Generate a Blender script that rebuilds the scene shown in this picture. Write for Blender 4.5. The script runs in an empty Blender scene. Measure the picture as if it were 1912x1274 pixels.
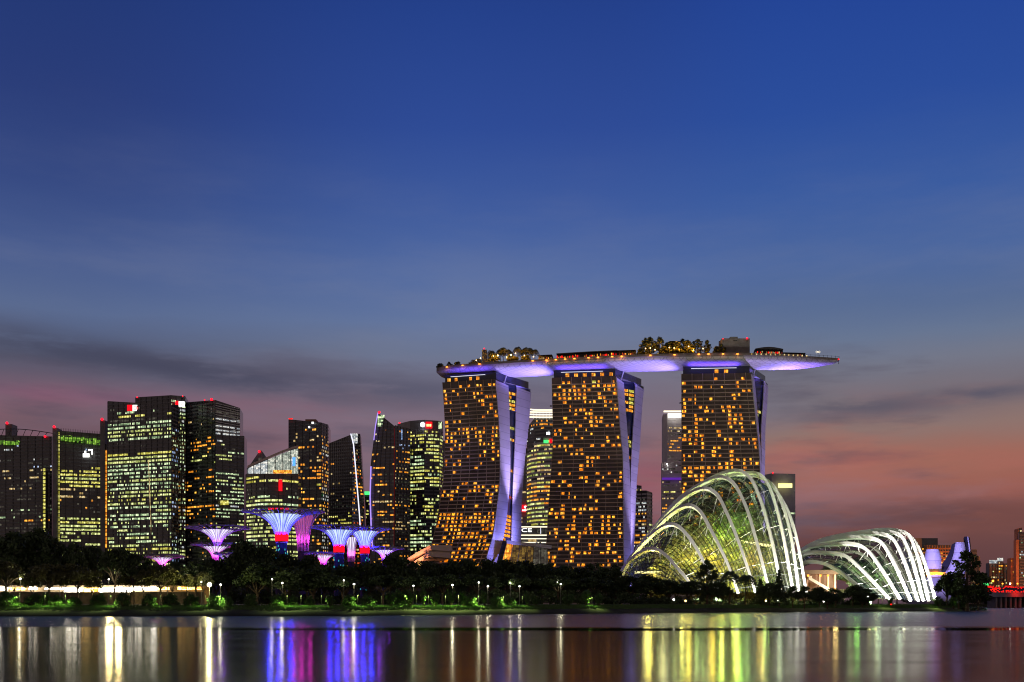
import bpy, math, random
import numpy as np
from mathutils import Vector, Matrix

# ------------------------------------------------------------------ scene, camera, sky, exposure
S = bpy.context.scene
COL = S.collection
F, HY, CX, EYE = 2000.0, 1128.0, 956.0, 4.0
GZ = 3.5                                   # level of the park behind the bank

cam_d = bpy.data.cameras.new('camera')
cam_d.sensor_width = 36.0
cam_d.lens = 36.0 * F / 1912.0
cam_d.shift_y = (HY - 637.0) / 1912.0
cam_d.clip_start = 0.5
cam_d.clip_end = 30000
cam = bpy.data.objects.new('camera', cam_d)
COL.objects.link(cam)
cam.location = (0, 0, EYE)
cam.rotation_euler = (math.radians(90), 0, 0)
S.camera = cam

S.view_settings.view_transform = 'Standard'
S.view_settings.look = 'None'
S.view_settings.exposure = 0.0
S.view_settings.gamma = 1.0
cy = S.cycles
cy.max_bounces = 6; cy.diffuse_bounces = 2; cy.glossy_bounces = 3
cy.transmission_bounces = 3; cy.transparent_max_bounces = 24
cy.sample_clamp_indirect = 4.0
cy.filter_width = 1.1
cy.caustics_reflective = False; cy.caustics_refractive = False
try:
    cy.use_denoising = True
    cy.denoiser = 'OPENIMAGEDENOISE'
    cy.denoising_input_passes = 'RGB_ALBEDO_NORMAL'
    cy.denoising_prefilter = 'ACCURATE'
except Exception:
    pass


def lin(c):
    def f(v):
        v /= 255.0
        return v / 12.92 if v <= 0.04045 else ((v + 0.055) / 1.055) ** 2.4
    return (f(c[0]), f(c[1]), f(c[2]), 1.0)


class N:
    """tiny node helper"""
    def __init__(s, tree):
        s.t = tree

    def n(s, typ, **kw):
        d = s.t.nodes.new(typ)
        for k, v in kw.items():
            setattr(d, k, v)
        return d

    def put(s, sock, v):
        if isinstance(v, bpy.types.NodeSocket):
            s.t.links.new(v, sock)
        else:
            sock.default_value = v

    def m(s, op, a, b=0.0, c=0.0, clamp=False):
        d = s.n('ShaderNodeMath', operation=op, use_clamp=clamp)
        s.put(d.inputs[0], a); s.put(d.inputs[1], b); s.put(d.inputs[2], c)
        return d.outputs[0]

    def mix(s, f, a, b):
        d = s.n('ShaderNodeMix', data_type='RGBA')
        s.put(d.inputs[0], f); s.put(d.inputs[6], a); s.put(d.inputs[7], b)
        return d.outputs[2]

    def ramp(s, f, stops, interp='LINEAR'):
        d = s.n('ShaderNodeValToRGB')
        cr = d.color_ramp
        cr.interpolation = interp
        while len(cr.elements) < len(stops):
            cr.elements.new(0.5)
        for e, (p, c) in zip(cr.elements, stops):
            e.position = p; e.color = c
        s.put(d.inputs[0], f)
        return d.outputs[0]

    def step(s, v, a, b):
        d = s.n('ShaderNodeMapRange', interpolation_type='SMOOTHSTEP')
        s.put(d.inputs[0], v); d.inputs[1].default_value = a; d.inputs[2].default_value = b
        return d.outputs[0]

    def noise(s, vec, scale, detail=4.0, rough=0.55):
        d = s.n('ShaderNodeTexNoise')
        s.put(d.inputs['Vector'], vec); d.inputs['Scale'].default_value = scale
        d.inputs['Detail'].default_value = detail; d.inputs['Roughness'].default_value = rough
        return d.outputs['Fac']

    def vec(s, x, y, z):
        d = s.n('ShaderNodeCombineXYZ')
        s.put(d.inputs[0], x); s.put(d.inputs[1], y); s.put(d.inputs[2], z)
        return d.outputs[0]


# ---- dusk sky
W = bpy.data.worlds.new('World')
S.world = W
W.use_nodes = True
wt = W.node_tree
wt.nodes.clear()
w = N(wt)
tc = w.n('ShaderNodeTexCoord').outputs['Generated']
sep = w.n('ShaderNodeSeparateXYZ'); wt.links.new(tc, sep.inputs[0])
dx, dy, dz = sep.outputs
elev = w.m('MULTIPLY', w.m('ARCSINE', dz), 180 / math.pi)
azim = w.m('MULTIPLY', w.m('ARCTAN2', dx, dy), 180 / math.pi)
# wobble the bands a little so that they are never level lines
wob = w.m('MULTIPLY', w.m('SUBTRACT', w.noise(w.vec(w.m('MULTIPLY', azim, 0.05), w.m('MULTIPLY', elev, 0.16), 0.0), 1.0, 3.0), 0.5), 3.2)
e2 = w.m('ADD', elev, w.m('MULTIPLY', wob, w.step(elev, 22.0, 10.0)))
ef = w.m('DIVIDE', e2, 90.0, clamp=True)


def stops(rows):
    return [(max(0.0, min(1.0, e / 90.0)), lin(c)) for e, c in sorted(rows)]


LEFT = [(0, (78, 58, 72)), (3.5, (92, 66, 82)), (6.5, (106, 82, 92)), (8.6, (120, 92, 104)), (9.6, (126, 98, 114)), (10.6, (108, 94, 112)),
        (12, (84, 86, 108)), (13, (88, 98, 128)), (14.5, (90, 108, 148)), (17, (70, 92, 146)), (20, (52, 74, 134)), (24, (38, 60, 124)), (29, (28, 54, 120)), (38, (16, 34, 86)), (60, (10, 16, 40))]
MID = [(0, (96, 62, 72)), (3.5, (112, 74, 84)), (6.5, (132, 92, 102)), (8.6, (136, 102, 114)), (10.6, (126, 110, 126)),
       (12, (118, 116, 138)), (13, (110, 120, 148)), (14.5, (100, 120, 162)), (17, (80, 108, 166)), (20, (60, 92, 162)), (24, (40, 74, 154)), (29, (28, 63, 143)), (38, (16, 36, 92)), (60, (10, 16, 40))]
RIGHT = [(0, (88, 58, 62)), (3.0, (108, 70, 70)), (4.2, (126, 78, 72)), (5.6, (160, 94, 82)), (7.0, (162, 106, 92)), (8.4, (146, 118, 112)),
         (10, (122, 112, 120)), (12, (118, 122, 140)), (13.5, (104, 120, 150)), (15, (88, 110, 152)), (17, (74, 104, 162)), (20, (54, 92, 164)), (24, (34, 76, 160)), (29, (24, 66, 154)), (38, (16, 36, 92)), (60, (10, 16, 40))]
cl = w.ramp(ef, stops(LEFT)); cm = w.ramp(ef, stops(MID)); cr_ = w.ramp(ef, stops(RIGHT))
skyc = w.mix(w.step(azim, -24.0, -2.0), cl, cm)
skyc = w.mix(w.step(azim, 4.0, 15.0), skyc, cr_)
# layered clouds low over the skyline
nz = w.noise(w.vec(w.m('MULTIPLY', azim, 0.11), w.m('MULTIPLY', elev, 0.62), 3.1), 1.0, 5.0, 0.55)
cloud = w.m('MULTIPLY', w.step(nz, 0.48, 0.72), w.m('MULTIPLY', w.step(elev, 14.5, 11.0), w.step(elev, -1.0, 3.0)))
skyc = w.mix(w.m('MULTIPLY', cloud, 0.62), skyc, lin((84, 76, 94)))
nz2 = w.noise(w.vec(w.m('MULTIPLY', azim, 0.09), w.m('MULTIPLY', elev, 0.42), 9.7), 1.0, 4.0, 0.6)
pink = w.m('MULTIPLY', w.step(nz2, 0.5, 0.7), w.m('MULTIPLY', w.step(elev, 11.5, 8.5), w.step(elev, 2.0, 5.0)))
skyc = w.mix(w.m('MULTIPLY', pink, 0.4), skyc, w.mix(w.step(azim, 2.0, 12.0), lin((170, 100, 118)), lin((176, 104, 92))))
nz3 = w.noise(w.vec(w.m('MULTIPLY', azim, 0.05), w.m('MULTIPLY', elev, 0.22), 1.3), 1.0, 6.0, 0.6)
skyc = w.mix(w.m('MULTIPLY', w.step(nz3, 0.42, 0.72), w.m('MULTIPLY', w.step(elev, 26, 12), 0.30)), skyc, lin((128, 134, 158)))
# the long dark cloud bank over the office towers and small ones toward the bridge


def bank(c_az, w_az, c_el, w_el, tilt, col, amt, zoff):
    global skyc
    ex = w.m('SUBTRACT', w.m('ADD', elev, w.m('MULTIPLY', w.m('SUBTRACT', azim, c_az), tilt)), c_el)
    g1 = w.m('POWER', w.m('DIVIDE', ex, w_el), 2.0)
    g2 = w.m('POWER', w.m('DIVIDE', w.m('SUBTRACT', azim, c_az), w_az), 2.0)
    g = w.m('EXPONENT', w.m('MULTIPLY', w.m('ADD', g1, g2), -1.0))
    k = w.noise(w.vec(w.m('MULTIPLY', azim, 0.16), w.m('MULTIPLY', elev, 0.8), zoff), 1.0, 5.0, 0.6)
    g = w.m('MULTIPLY', w.m('MULTIPLY', g, w.step(k, 0.3, 0.55)), amt)
    skyc = w.mix(g, skyc, lin(col))


bank(-18, 11, 11.9, 0.75, 0.1, (68, 70, 92), 0.85, 2.0)
bank(-6, 8, 11.3, 0.75, 0.03, (88, 88, 110), 0.8, 6.0)
bank(18.5, 4.5, 9.9, 0.5, 0.03, (92, 88, 104), 0.8, 4.0)
bank(23.5, 3, 10.2, 0.35, 0.0, (84, 84, 104), 0.7, 5.0)
bank(22, 5, 4.6, 0.8, 0.0, (88, 62, 66), 0.6, 8.0)
bank(15.5, 4, 7.4, 0.6, 0.06, (188, 108, 96), 0.45, 11.0)
bank(-22, 5, 10.2, 0.4, 0.0, (146, 88, 118), 0.35, 12.0)
bank(6.7, 2.5, 6.6, 1.0, 0.0, (160, 78, 100), 0.4, 13.0)
# the sky beside and behind the viewer: a dull mauve dusk over city glow
SIDE = [(0, (172, 144, 128)), (8, (156, 132, 124)), (18, (118, 104, 108)), (34, (52, 52, 70)), (60, (12, 16, 34))]
side = w.ramp(w.m('DIVIDE', elev, 90.0, clamp=True), stops(SIDE))
skyc = w.mix(w.step(w.m('ABSOLUTE', azim), 32.0, 75.0), skyc, side)
hs = w.n('ShaderNodeHueSaturation'); hs.inputs['Saturation'].default_value = 0.97; hs.inputs['Value'].default_value = 0.94
w.put(hs.inputs['Color'], skyc); skyc = hs.outputs[0]
below = w.step(elev, -0.6, 0.0)
skyc = w.mix(below, (0.02, 0.018, 0.02, 1), skyc)
bg = w.n('ShaderNodeBackground'); w.put(bg.inputs[0], skyc); bg.inputs[1].default_value = 1.0
wo = w.n('ShaderNodeOutputWorld'); wt.links.new(bg.outputs[0], wo.inputs[0])
W.cycles.sampling_method = 'AUTOMATIC'


# ------------------------------------------------------------------ materials
MATS = {}


def principled(name, col, rough=0.6, metal=0.0, spec=0.5, var=0.0, vscale=0.2, bump=0.0, bscale=1.0):
    if name in MATS:
        return MATS[name]
    m = bpy.data.materials.new(name); m.use_nodes = True
    k = N(m.node_tree)
    b = m.node_tree.nodes['Principled BSDF']
    b.inputs['Roughness'].default_value = rough
    b.inputs['Metallic'].default_value = metal
    b.inputs['Specular IOR Level'].default_value = spec
    col = tuple(col[:3]) + (1.0,)
    if var > 0:
        o = k.n('ShaderNodeTexCoord').outputs['Object']
        f = k.noise(o, vscale, 5.0, 0.6)
        c2 = tuple(v * (1 - var) for v in col[:3]) + (1.0,)
        c3 = tuple(min(1.0, v * (1 + var)) for v in col[:3]) + (1.0,)
        k.put(b.inputs['Base Color'], k.mix(k.step(f, 0.3, 0.7), c2, c3))
    else:
        b.inputs['Base Color'].default_value = col
    if bump > 0:
        o = k.n('ShaderNodeTexCoord').outputs['Object']
        d = k.n('ShaderNodeBump'); d.inputs['Strength'].default_value = bump
        k.put(d.inputs['Height'], k.noise(o, bscale, 4.0))
        k.put(b.inputs['Normal'], d.outputs[0])
    MATS[name] = m
    return m


def glow(name, rgb, strength=1.0, sample=False):
    """a lamp, a tube, a screen: something that gives off light"""
    if name in MATS:
        return MATS[name]
    m = bpy.data.materials.new(name); m.use_nodes = True
    t = m.node_tree; t.nodes.clear()
    k = N(t)
    e = k.n('ShaderNodeEmission'); e.inputs[0].default_value = lin(rgb); e.inputs[1].default_value = strength
    o = k.n('ShaderNodeOutputMaterial'); t.links.new(e.outputs[0], o.inputs[0])
    m.cycles.emission_sampling = 'AUTO' if sample else 'NONE'
    MATS[name] = m
    return m


def window_mat(name, rgb, strength, cell=1.6, rgb2=None, vmin=0.25):
    """lit rooms behind glass: brightness changes from pane to pane, thin dark mullions between panes"""
    if name in MATS:
        return MATS[name]
    m = bpy.data.materials.new(name); m.use_nodes = True
    t = m.node_tree; t.nodes.clear()
    k = N(t)
    o = k.n('ShaderNodeTexCoord').outputs['Object']
    s = k.n('ShaderNodeSeparateXYZ'); t.links.new(o, s.inputs[0])
    h = k.m('DIVIDE', k.m('ADD', s.outputs[0], k.m('MULTIPLY', s.outputs[1], 0.83)), cell)
    fl = k.m('FLOOR', h)
    zz = k.m('FLOOR', k.m('DIVIDE', s.outputs[2], 1.9))
    wn = k.n('ShaderNodeTexWhiteNoise'); k.put(wn.inputs['Vector'], k.vec(fl, zz, 0.0))
    val = wn.outputs['Value']
    fr = k.m('FRACT', h)
    mull = k.m('MULTIPLY', k.step(fr, 0.02, 0.12), k.step(fr, 0.98, 0.88))
    room = k.noise(o, 0.9, 3.0, 0.7)
    br = k.m('ADD', k.m('MULTIPLY', val, 1.0 - vmin), vmin)
    br = k.m('MULTIPLY', br, k.m('ADD', 0.45, k.m('MULTIPLY', k.step(room, 0.3, 0.7), 0.9)))
    br = k.m('MULTIPLY', br, k.m('ADD', 0.15, k.m('MULTIPLY', mull, 0.85)))
    c = k.mix(k.m('POWER', wn.outputs['Value'], 1.5), lin(rgb), lin(rgb2 or rgb))
    e = k.n('ShaderNodeEmission'); k.put(e.inputs[0], c); k.put(e.inputs[1], k.m('MULTIPLY', br, strength))
    g = k.n('ShaderNodeBsdfGlossy'); g.inputs['Color'].default_value = (0.05, 0.05, 0.06, 1); g.inputs['Roughness'].default_value = 0.1
    a = k.n('ShaderNodeAddShader'); t.links.new(e.outputs[0], a.inputs[0]); t.links.new(g.outputs[0], a.inputs[1])
    out = k.n('ShaderNodeOutputMaterial'); t.links.new(a.outputs[0], out.inputs[0])
    m.cycles.emission_sampling = 'NONE'
    MATS[name] = m
    return m


def clear_glass(name, tint, amt=0.82):
    if name in MATS:
        return MATS[name]
    m = bpy.data.materials.new(name); m.use_nodes = True
    t = m.node_tree; t.nodes.clear()
    k = N(t)
    tr = k.n('ShaderNodeBsdfTransparent'); tr.inputs[0].default_value = tint
    gl = k.n('ShaderNodeBsdfGlossy'); gl.inputs['Roughness'].default_value = 0.06; gl.inputs['Color'].default_value = (0.6, 0.62, 0.6, 1)
    lw = k.n('ShaderNodeLayerWeight'); lw.inputs[0].default_value = 0.25
    f = k.m('ADD', k.m('MULTIPLY', lw.outputs['Fresnel'], 0.35), 1.0 - amt, clamp=True)
    mx = k.n('ShaderNodeMixShader'); k.put(mx.inputs[0], f)
    t.links.new(tr.outputs[0], mx.inputs[1]); t.links.new(gl.outputs[0], mx.inputs[2])
    o = k.n('ShaderNodeOutputMaterial'); t.links.new(mx.outputs[0], o.inputs[0])
    MATS[name] = m
    return m


M = {}
M['dark_glass'] = principled('dark_glass', (0.062, 0.068, 0.078), 0.12, var=0.3, vscale=0.08)
M['grey_glass'] = principled('grey_glass', (0.12, 0.11, 0.11), 0.2, var=0.25, vscale=0.06)
M['blue_glass'] = principled('blue_glass', (0.022, 0.03, 0.06), 0.12, var=0.3, vscale=0.06)
M['hotel_glass'] = principled('hotel_glass', (0.10, 0.075, 0.055), 0.15, var=0.3, vscale=0.1)
M['w_unlit_glow'] = window_mat('unlit_pane_glow', (120, 112, 92), 0.11, 2.4, (150, 160, 140), 0.1)  # faint emission put into unlit panes to lift the dark facades
M['pale_wall'] = principled('pale_wall', (0.74, 0.68, 0.70), 0.7, var=0.08, vscale=0.1)
M['concrete'] = principled('concrete', (0.26, 0.25, 0.24), 0.75, var=0.2, vscale=0.15)
M['spandrel'] = principled('spandrel', (0.225, 0.222, 0.225), 0.5, var=0.25, vscale=0.1)
M['dark_spandrel'] = principled('dark_spandrel', (0.155, 0.163, 0.175), 0.45, var=0.25, vscale=0.1)
M['pale_spandrel'] = principled('pale_spandrel', (0.42, 0.42, 0.42), 0.6, var=0.15, vscale=0.1)
M['brown_frame'] = principled('brown_frame', (0.60, 0.46, 0.34), 0.6, var=0.2, vscale=0.1)
M['orange_wall'] = principled('orange_wall', (0.42, 0.22, 0.14), 0.8, var=0.2, vscale=0.1)
M['dark_metal'] = principled('dark_metal', (0.05, 0.05, 0.055), 0.4, metal=0.5)
M['white_steel'] = principled('white_steel', (0.74, 0.74, 0.72), 0.45, var=0.06, vscale=0.3)
M['fin_panel'] = principled('fin_panel', (0.62, 0.60, 0.62), 0.5, var=0.07, vscale=0.05)
M['mullion'] = principled('mullion', (0.03, 0.035, 0.03), 0.5)
fm = M['fin_panel']
fk = N(fm.node_tree); fb = fm.node_tree.nodes['Principled BSDF']
fo = fk.n('ShaderNodeTexCoord').outputs['Object']
fs = fk.n('ShaderNodeSeparateXYZ'); fm.node_tree.links.new(fo, fs.inputs[0])
seam = fk.step(fk.m('FRACT', fk.m('DIVIDE', fs.outputs[2], 6.6)), 0.02, 0.09)
wn_ = fk.n('ShaderNodeTexWhiteNoise'); wn_.noise_dimensions = '1D'; fk.put(wn_.inputs['W'], fk.m('FLOOR', fk.m('DIVIDE', fs.outputs[2], 6.6)))
tone = fk.m('ADD', 0.90, fk.m('MULTIPLY', wn_.outputs['Value'], 0.16))
old = fb.inputs['Base Color'].links[0].from_socket
mxs = fk.mix(seam, (.36, .35, .37, 1), old)
vm = fk.n('ShaderNodeVectorMath', operation='SCALE'); fk.put(vm.inputs[0], mxs); fk.put(vm.inputs['Scale'], tone)
fk.put(fb.inputs['Base Color'], vm.outputs[0])
M['hull'] = principled('hull', (0.62, 0.60, 0.60), 0.55, var=0.1, vscale=0.25)
M['parapet'] = principled('parapet', (0.30, 0.26, 0.23), 0.7, var=0.15, vscale=0.2)
M['roof_dark'] = principled('roof_dark', (0.06, 0.055, 0.055), 0.8, var=0.2)
M['bark'] = principled('bark', (0.10, 0.075, 0.05), 0.9, var=0.4, vscale=1.2, bump=0.4, bscale=3)
M['leaf'] = principled('leaf', (0.045, 0.075, 0.028), 0.6, var=0.45, vscale=0.35)
M['leaf_lamplit'] = principled('leaf_lamplit', (0.115, 0.125, 0.045), 0.6, var=0.45, vscale=0.35)  # leaf colour raised to carry lamplight on park and rooftop crowns
M['leaf_bright'] = principled('leaf_bright', (0.06, 0.14, 0.03), 0.55, var=0.4, vscale=0.8)
M['plant_wall'] = principled('plant_wall', (0.012, 0.02, 0.018), 0.8, var=0.6, vscale=0.6, bump=0.5)
M['paving'] = principled('paving', (0.3, 0.28, 0.25), 0.8, var=0.2, vscale=0.4)

M['w_amber'] = window_mat('window_amber', (255, 140, 22), 1.9, 1.9, (255, 190, 70), 0.3)
M['w_hotel'] = window_mat('window_hotel', (255, 126, 10), 2.5, 1.25, (255, 180, 50), 0.22)
M['w_warm'] = window_mat('window_warm', (255, 205, 110), 1.1, 1.7, (255, 235, 180))
M['w_yellow'] = window_mat('window_yellow', (225, 215, 70), 1.6, 2.2, (240, 235, 140))
M['w_green'] = window_mat('window_green', (170, 210, 155), 1.7, 2.0, (235, 250, 195), 0.15)
M['w_lime'] = window_mat('window_lime', (205, 220, 110), 1.6, 2.0, (240, 245, 170), 0.2)
M['w_white'] = window_mat('window_white', (215, 230, 240), 1.15, 2.0, (255, 250, 235), 0.3)
M['w_blue'] = window_mat('window_blue', (150, 190, 255), 1.2, 2.0, (215, 230, 255))
M['w_dim'] = window_mat('window_dim', (128, 120, 104), 0.35, 2.2, (150, 150, 130), 0.2)
M['w_red'] = window_mat('window_red', (255, 60, 30), 1.0, 1.6, (255, 120, 60))
M['w_hot'] = window_mat('window_bright', (255, 240, 205), 42.0, 2.6, (255, 250, 235), 0.3)
M['w_gold'] = window_mat('window_gold', (255, 180, 70), 16.0, 2.0, (255, 225, 140), 0.15)
M['w_hot'].cycles.emission_sampling = 'FRONT_BACK'
M['beacon'] = glow('beacon_red', (255, 20, 40), 3.0)
M['lamp_warm'] = glow('lamp_warm', (255, 214, 130), 7.0)
M['lamp_white'] = glow('lamp_white', (255, 250, 235), 12.0)
M['lamp_orange'] = glow('lamp_orange', (255, 150, 50), 4.0)
M['lamp_red'] = glow('lamp_red', (255, 26, 18), 2.2)
M['tube_white'] = glow('tube_white', (255, 240, 205), 1.6)
M['tube_cool'] = glow('tube_cool', (235, 235, 255), 1.3)
M['tube_violet'] = glow('tube_violet', (180, 150, 255), 1.1)
M['sign_red'] = glow('sign_red', (255, 16, 30), 1.6)
M['sign_white'] = glow('sign_white', (255, 255, 246), 2.2)
M['sign_yellow'] = glow('sign_yellow', (255, 240, 150), 1.8)
M['sign_green'] = glow('sign_green', (80, 255, 130), 1.3)
M['sign_blue'] = glow('sign_blue', (80, 150, 255), 1.8)
M['planter_painted_glow'] = window_mat('planter_painted_glow', (120, 220, 40), 0.8, 2.6, (190, 245, 90), 0.0)  # green lamplight on roof plants, put in as the planters' own emission


# ------------------------------------------------------------------ helpers
def P(px, py, Y):
    return Vector(((px - CX) * Y / F, Y, EYE + (HY - py) * Y / F))


def xp(px, Y):
    return (px - CX) * Y / F


def zp(py, Y):
    return EYE + (HY - py) * Y / F


class MB:
    def __init__(s):
        s.v = []; s.f = []; s.mi = []; s.cur = 0

    def face(s, *pts):
        i = len(s.v); s.v += [tuple(p) for p in pts]
        s.f.append(tuple(range(i, i + len(pts)))); s.mi.append(s.cur)

    def grid(s, rows, close=False, both=False):
        """rows: list of equal-length point lists"""
        i = len(s.v); n = len(rows[0])
        for r in rows:
            s.v += [tuple(p) for p in r]
        for a in range(len(rows) - 1):
            for b in range(n if close else n - 1):
                c = (b + 1) % n
                s.f.append((i + a * n + b, i + a * n + c, i + (a + 1) * n + c, i + (a + 1) * n + b)); s.mi.append(s.cur)

    def box(s, x0, x1, y0, y1, z0, z1):
        p = [(x0, y0), (x1, y0), (x1, y1), (x0, y1)]
        s.prism(p, z0, z1)

    def prism(s, poly, z0, z1):
        """poly in plan; z0, z1 numbers or lists"""
        n = len(poly)
        za = z0 if isinstance(z0, (list, tuple)) else [z0] * n
        zb = z1 if isinstance(z1, (list, tuple)) else [z1] * n
        i = len(s.v)
        s.v += [(x, y, z) for (x, y), z in zip(poly, za)] + [(x, y, z) for (x, y), z in zip(poly, zb)]
        for a in range(n):
            b = (a + 1) % n
            s.f.append((i + a, i + b, i + n + b, i + n + a)); s.mi.append(s.cur)
        s.f.append(tuple(i + n + a for a in range(n))); s.mi.append(s.cur)
        s.f.append(tuple(i + n - 1 - a for a in range(n))); s.mi.append(s.cur)

    def bar(s, a, b, t, h=None):
        """square bar between two points"""
        s.tube([a, b], t * 0.5, 4)

    def tube(s, pts, r, sides=6, flat=None):
        pts = [Vector(p) for p in pts]
        n = len(pts); rings = []
        up = Vector((0, 0, 1)); prev = None
        for k in range(n):
            t = (pts[min(k + 1, n - 1)] - pts[max(k - 1, 0)])
            if t.length < 1e-6:
                t = Vector((0, 0, 1))
            t.normalize()
            if prev is None:
                ref = up if abs(t.z) < 0.95 else Vector((1, 0, 0))
                a = t.cross(ref).normalized()
            else:
                a = (prev - t * prev.dot(t))
                a = a.normalized() if a.length > 1e-5 else t.orthogonal().normalized()
            prev = a
            b = t.cross(a)
            rr = r[k] if isinstance(r, (list, tuple)) else r
            r2 = rr * (flat or 1.0)
            rings.append([pts[k] + a * (math.cos(2 * math.pi * (j + .5) / sides) * rr) + b * (math.sin(2 * math.pi * (j + .5) / sides) * r2) for j in range(sides)])
        s.grid(rings, close=True)
        s.face(*rings[0][::-1]); s.face(*rings[-1])

    def lathe(s, c, prof, sides=24, cap=True):
        c = Vector(c); rings = []
        for r, z in prof:
            rings.append([c + Vector((math.cos(2 * math.pi * j / sides) * r, math.sin(2 * math.pi * j / sides) * r, z)) for j in range(sides)])
        s.grid(rings, close=True)
        if cap:
            s.face(*rings[0][::-1]); s.face(*rings[-1])

    def ball(s, c, r, seg=8, sq=1.0):
        pr = [(max(0.001, r * math.sin(math.pi * k / seg)), -r * sq * math.cos(math.pi * k / seg)) for k in range(seg + 1)]
        s.lathe(c, pr, seg + 2, cap=False)

    def build(s, name, mats, parent=None, smooth=False, origin=None):
        me = bpy.data.meshes.new(name)
        o = Vector(origin) if origin is not None else (ORG.get(parent.name, Vector((0, 0, 0))) if parent else Vector((0, 0, 0)))
        me.from_pydata([(x - o.x, y - o.y, z - o.z) for x, y, z in s.v], [], s.f)
        mats = mats if isinstance(mats, (list, tuple)) else [mats]
        for m in mats:
            me.materials.append(m)
        if len(mats) > 1:
            me.polygons.foreach_set('material_index', s.mi)
        if smooth:
            me.polygons.foreach_set('use_smooth', [True] * len(me.polygons))
        me.update()
        ob = bpy.data.objects.new(name, me)
        COL.objects.link(ob)
        if parent:
            ob.parent = parent
            ORG[ob.name] = o
        else:
            ob.location = o
            ORG[ob.name] = o
        return ob


ORG = {}


def thing(name, label, cat, loc, group=None):
    o = bpy.data.objects.new(name, None)
    o.empty_display_size = 1.0
    COL.objects.link(o)
    o.location = loc
    o['label'] = label; o['category'] = cat
    if group:
        o['group'] = group
    ORG[o.name] = Vector(loc)
    return o


def tag(o, label, cat, group=None):
    o['label'] = label; o['category'] = cat
    if group:
        o['group'] = group
    return o


def structure(name, mb, mat, smooth=False):
    o = mb.build(name, mat, None, smooth)
    o['kind'] = 'structure'
    return o


def light(name, kind, loc, energy, rgb, parent, size=1.0, target=None, angle=60, blend=0.6, shape2=None):
    d = bpy.data.lights.new(name, kind)
    d.energy = energy
    d.color = lin(rgb)[:3]
    if kind == 'AREA':
        d.size = size
        if shape2:
            d.shape = 'RECTANGLE'; d.size_y = shape2
    else:
        d.shadow_soft_size = size
    if kind == 'SPOT':
        d.spot_size = math.radians(angle); d.spot_blend = blend
    o = bpy.data.objects.new(name, d)
    COL.objects.link(o)
    org = ORG.get(parent.name, Vector((0, 0, 0))) if parent else Vector((0, 0, 0))
    o.location = Vector(loc) - org
    if target is not None:
        dv = Vector(target) - Vector(loc)
        o.rotation_euler = dv.to_track_quat('-Z', 'Y').to_euler()
    if parent:
        o.parent = parent
    return o


def crom(pts, n):
    """Catmull-Rom through pts (Vectors), n samples by chord length"""
    pts = [Vector(p) for p in pts]
    d = [0.0]
    for a, b in zip(pts, pts[1:]):
        d.append(d[-1] + max(1e-6, (b - a).length) ** 0.5 * 1.0)
    ext = [pts[0] * 2 - pts[1]] + pts + [pts[-1] * 2 - pts[-2]]
    out = []
    fine = []
    for k in range(len(pts) - 1):
        p0, p1, p2, p3 = ext[k:k + 4]
        t0 = 0.0
        t1 = t0 + max(1e-4, (p1 - p0).length) ** 0.5
        t2 = t1 + max(1e-4, (p2 - p1).length) ** 0.5
        t3 = t2 + max(1e-4, (p3 - p2).length) ** 0.5
        for j in range(16):
            t = t1 + (t2 - t1) * j / 16.0
            A1 = p0 * ((t1 - t) / (t1 - t0)) + p1 * ((t - t0) / (t1 - t0))
            A2 = p1 * ((t2 - t) / (t2 - t1)) + p2 * ((t - t1) / (t2 - t1))
            A3 = p2 * ((t3 - t) / (t3 - t2)) + p3 * ((t - t2) / (t3 - t2))
            B1 = A1 * ((t2 - t) / (t2 - t0)) + A2 * ((t - t0) / (t2 - t0))
            B2 = A2 * ((t3 - t) / (t3 - t1)) + A3 * ((t - t1) / (t3 - t1))
            fine.append(B1 * ((t2 - t) / (t2 - t1)) + B2 * ((t - t1) / (t2 - t1)))
    fine.append(pts[-1])
    L = [0.0]
    for a, b in zip(fine, fine[1:]):
        L.append(L[-1] + (b - a).length)
    k = 0
    for j in range(n):
        s = L[-1] * j / (n - 1)
        while k < len(L) - 2 and L[k + 1] < s:
            k += 1
        f = (s - L[k]) / max(1e-9, L[k + 1] - L[k])
        out.append(fine[k].lerp(fine[k + 1], max(0, min(1, f))))
    return out


# ------------------------------------------------------------------ setting: water, park ground, far shore
def shore_y(x):
    """water's edge in plan"""
    return float(np.interp(x, [-900, -160, -54, 9, 63, 136, 212, 238, 256, 262], [338, 333, 342, 396, 444, 500, 534, 560, 640, 900]))


wm = bpy.data.materials.new('river_water'); wm.use_nodes = True
wm.node_tree.nodes.clear()
k = N(wm.node_tree)
pos = k.n('ShaderNodeTexCoord').outputs['Object']
sp = k.n('ShaderNodeSeparateXYZ'); wm.node_tree.links.new(pos, sp.inputs[0])
# ruffled water under the bank, one slick calm lane, then long smooth swell toward the near shore
bandn = k.noise(k.vec(k.m('MULTIPLY', sp.outputs[0], 0.006), k.m('MULTIPLY', sp.outputs[1], 0.02), 0.0), 1.0, 4.0, 0.6)
dd = k.m('ADD', sp.outputs[1], k.m('MULTIPLY', k.m('SUBTRACT', bandn, 0.5), 46.0))
far = k.step(dd, 178.0, 190.0)
calm = k.m('MULTIPLY', k.m('MULTIPLY', k.step(dd, 157.0, 161.0), k.step(dd, 176.0, 170.0)), k.step(sp.outputs[0], -60.0, -20.0))
rip = k.noise(k.vec(k.m('MULTIPLY', sp.outputs[0], 0.02), k.m('MULTIPLY', sp.outputs[1], 0.12), 4.0), 1.0, 4.0, 0.6)
rough = k.m('ADD', k.m('MULTIPLY', far, 0.10), k.m('ADD', 0.125, k.m('MULTIPLY', k.step(rip, 0.35, 0.7), 0.035)))
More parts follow.
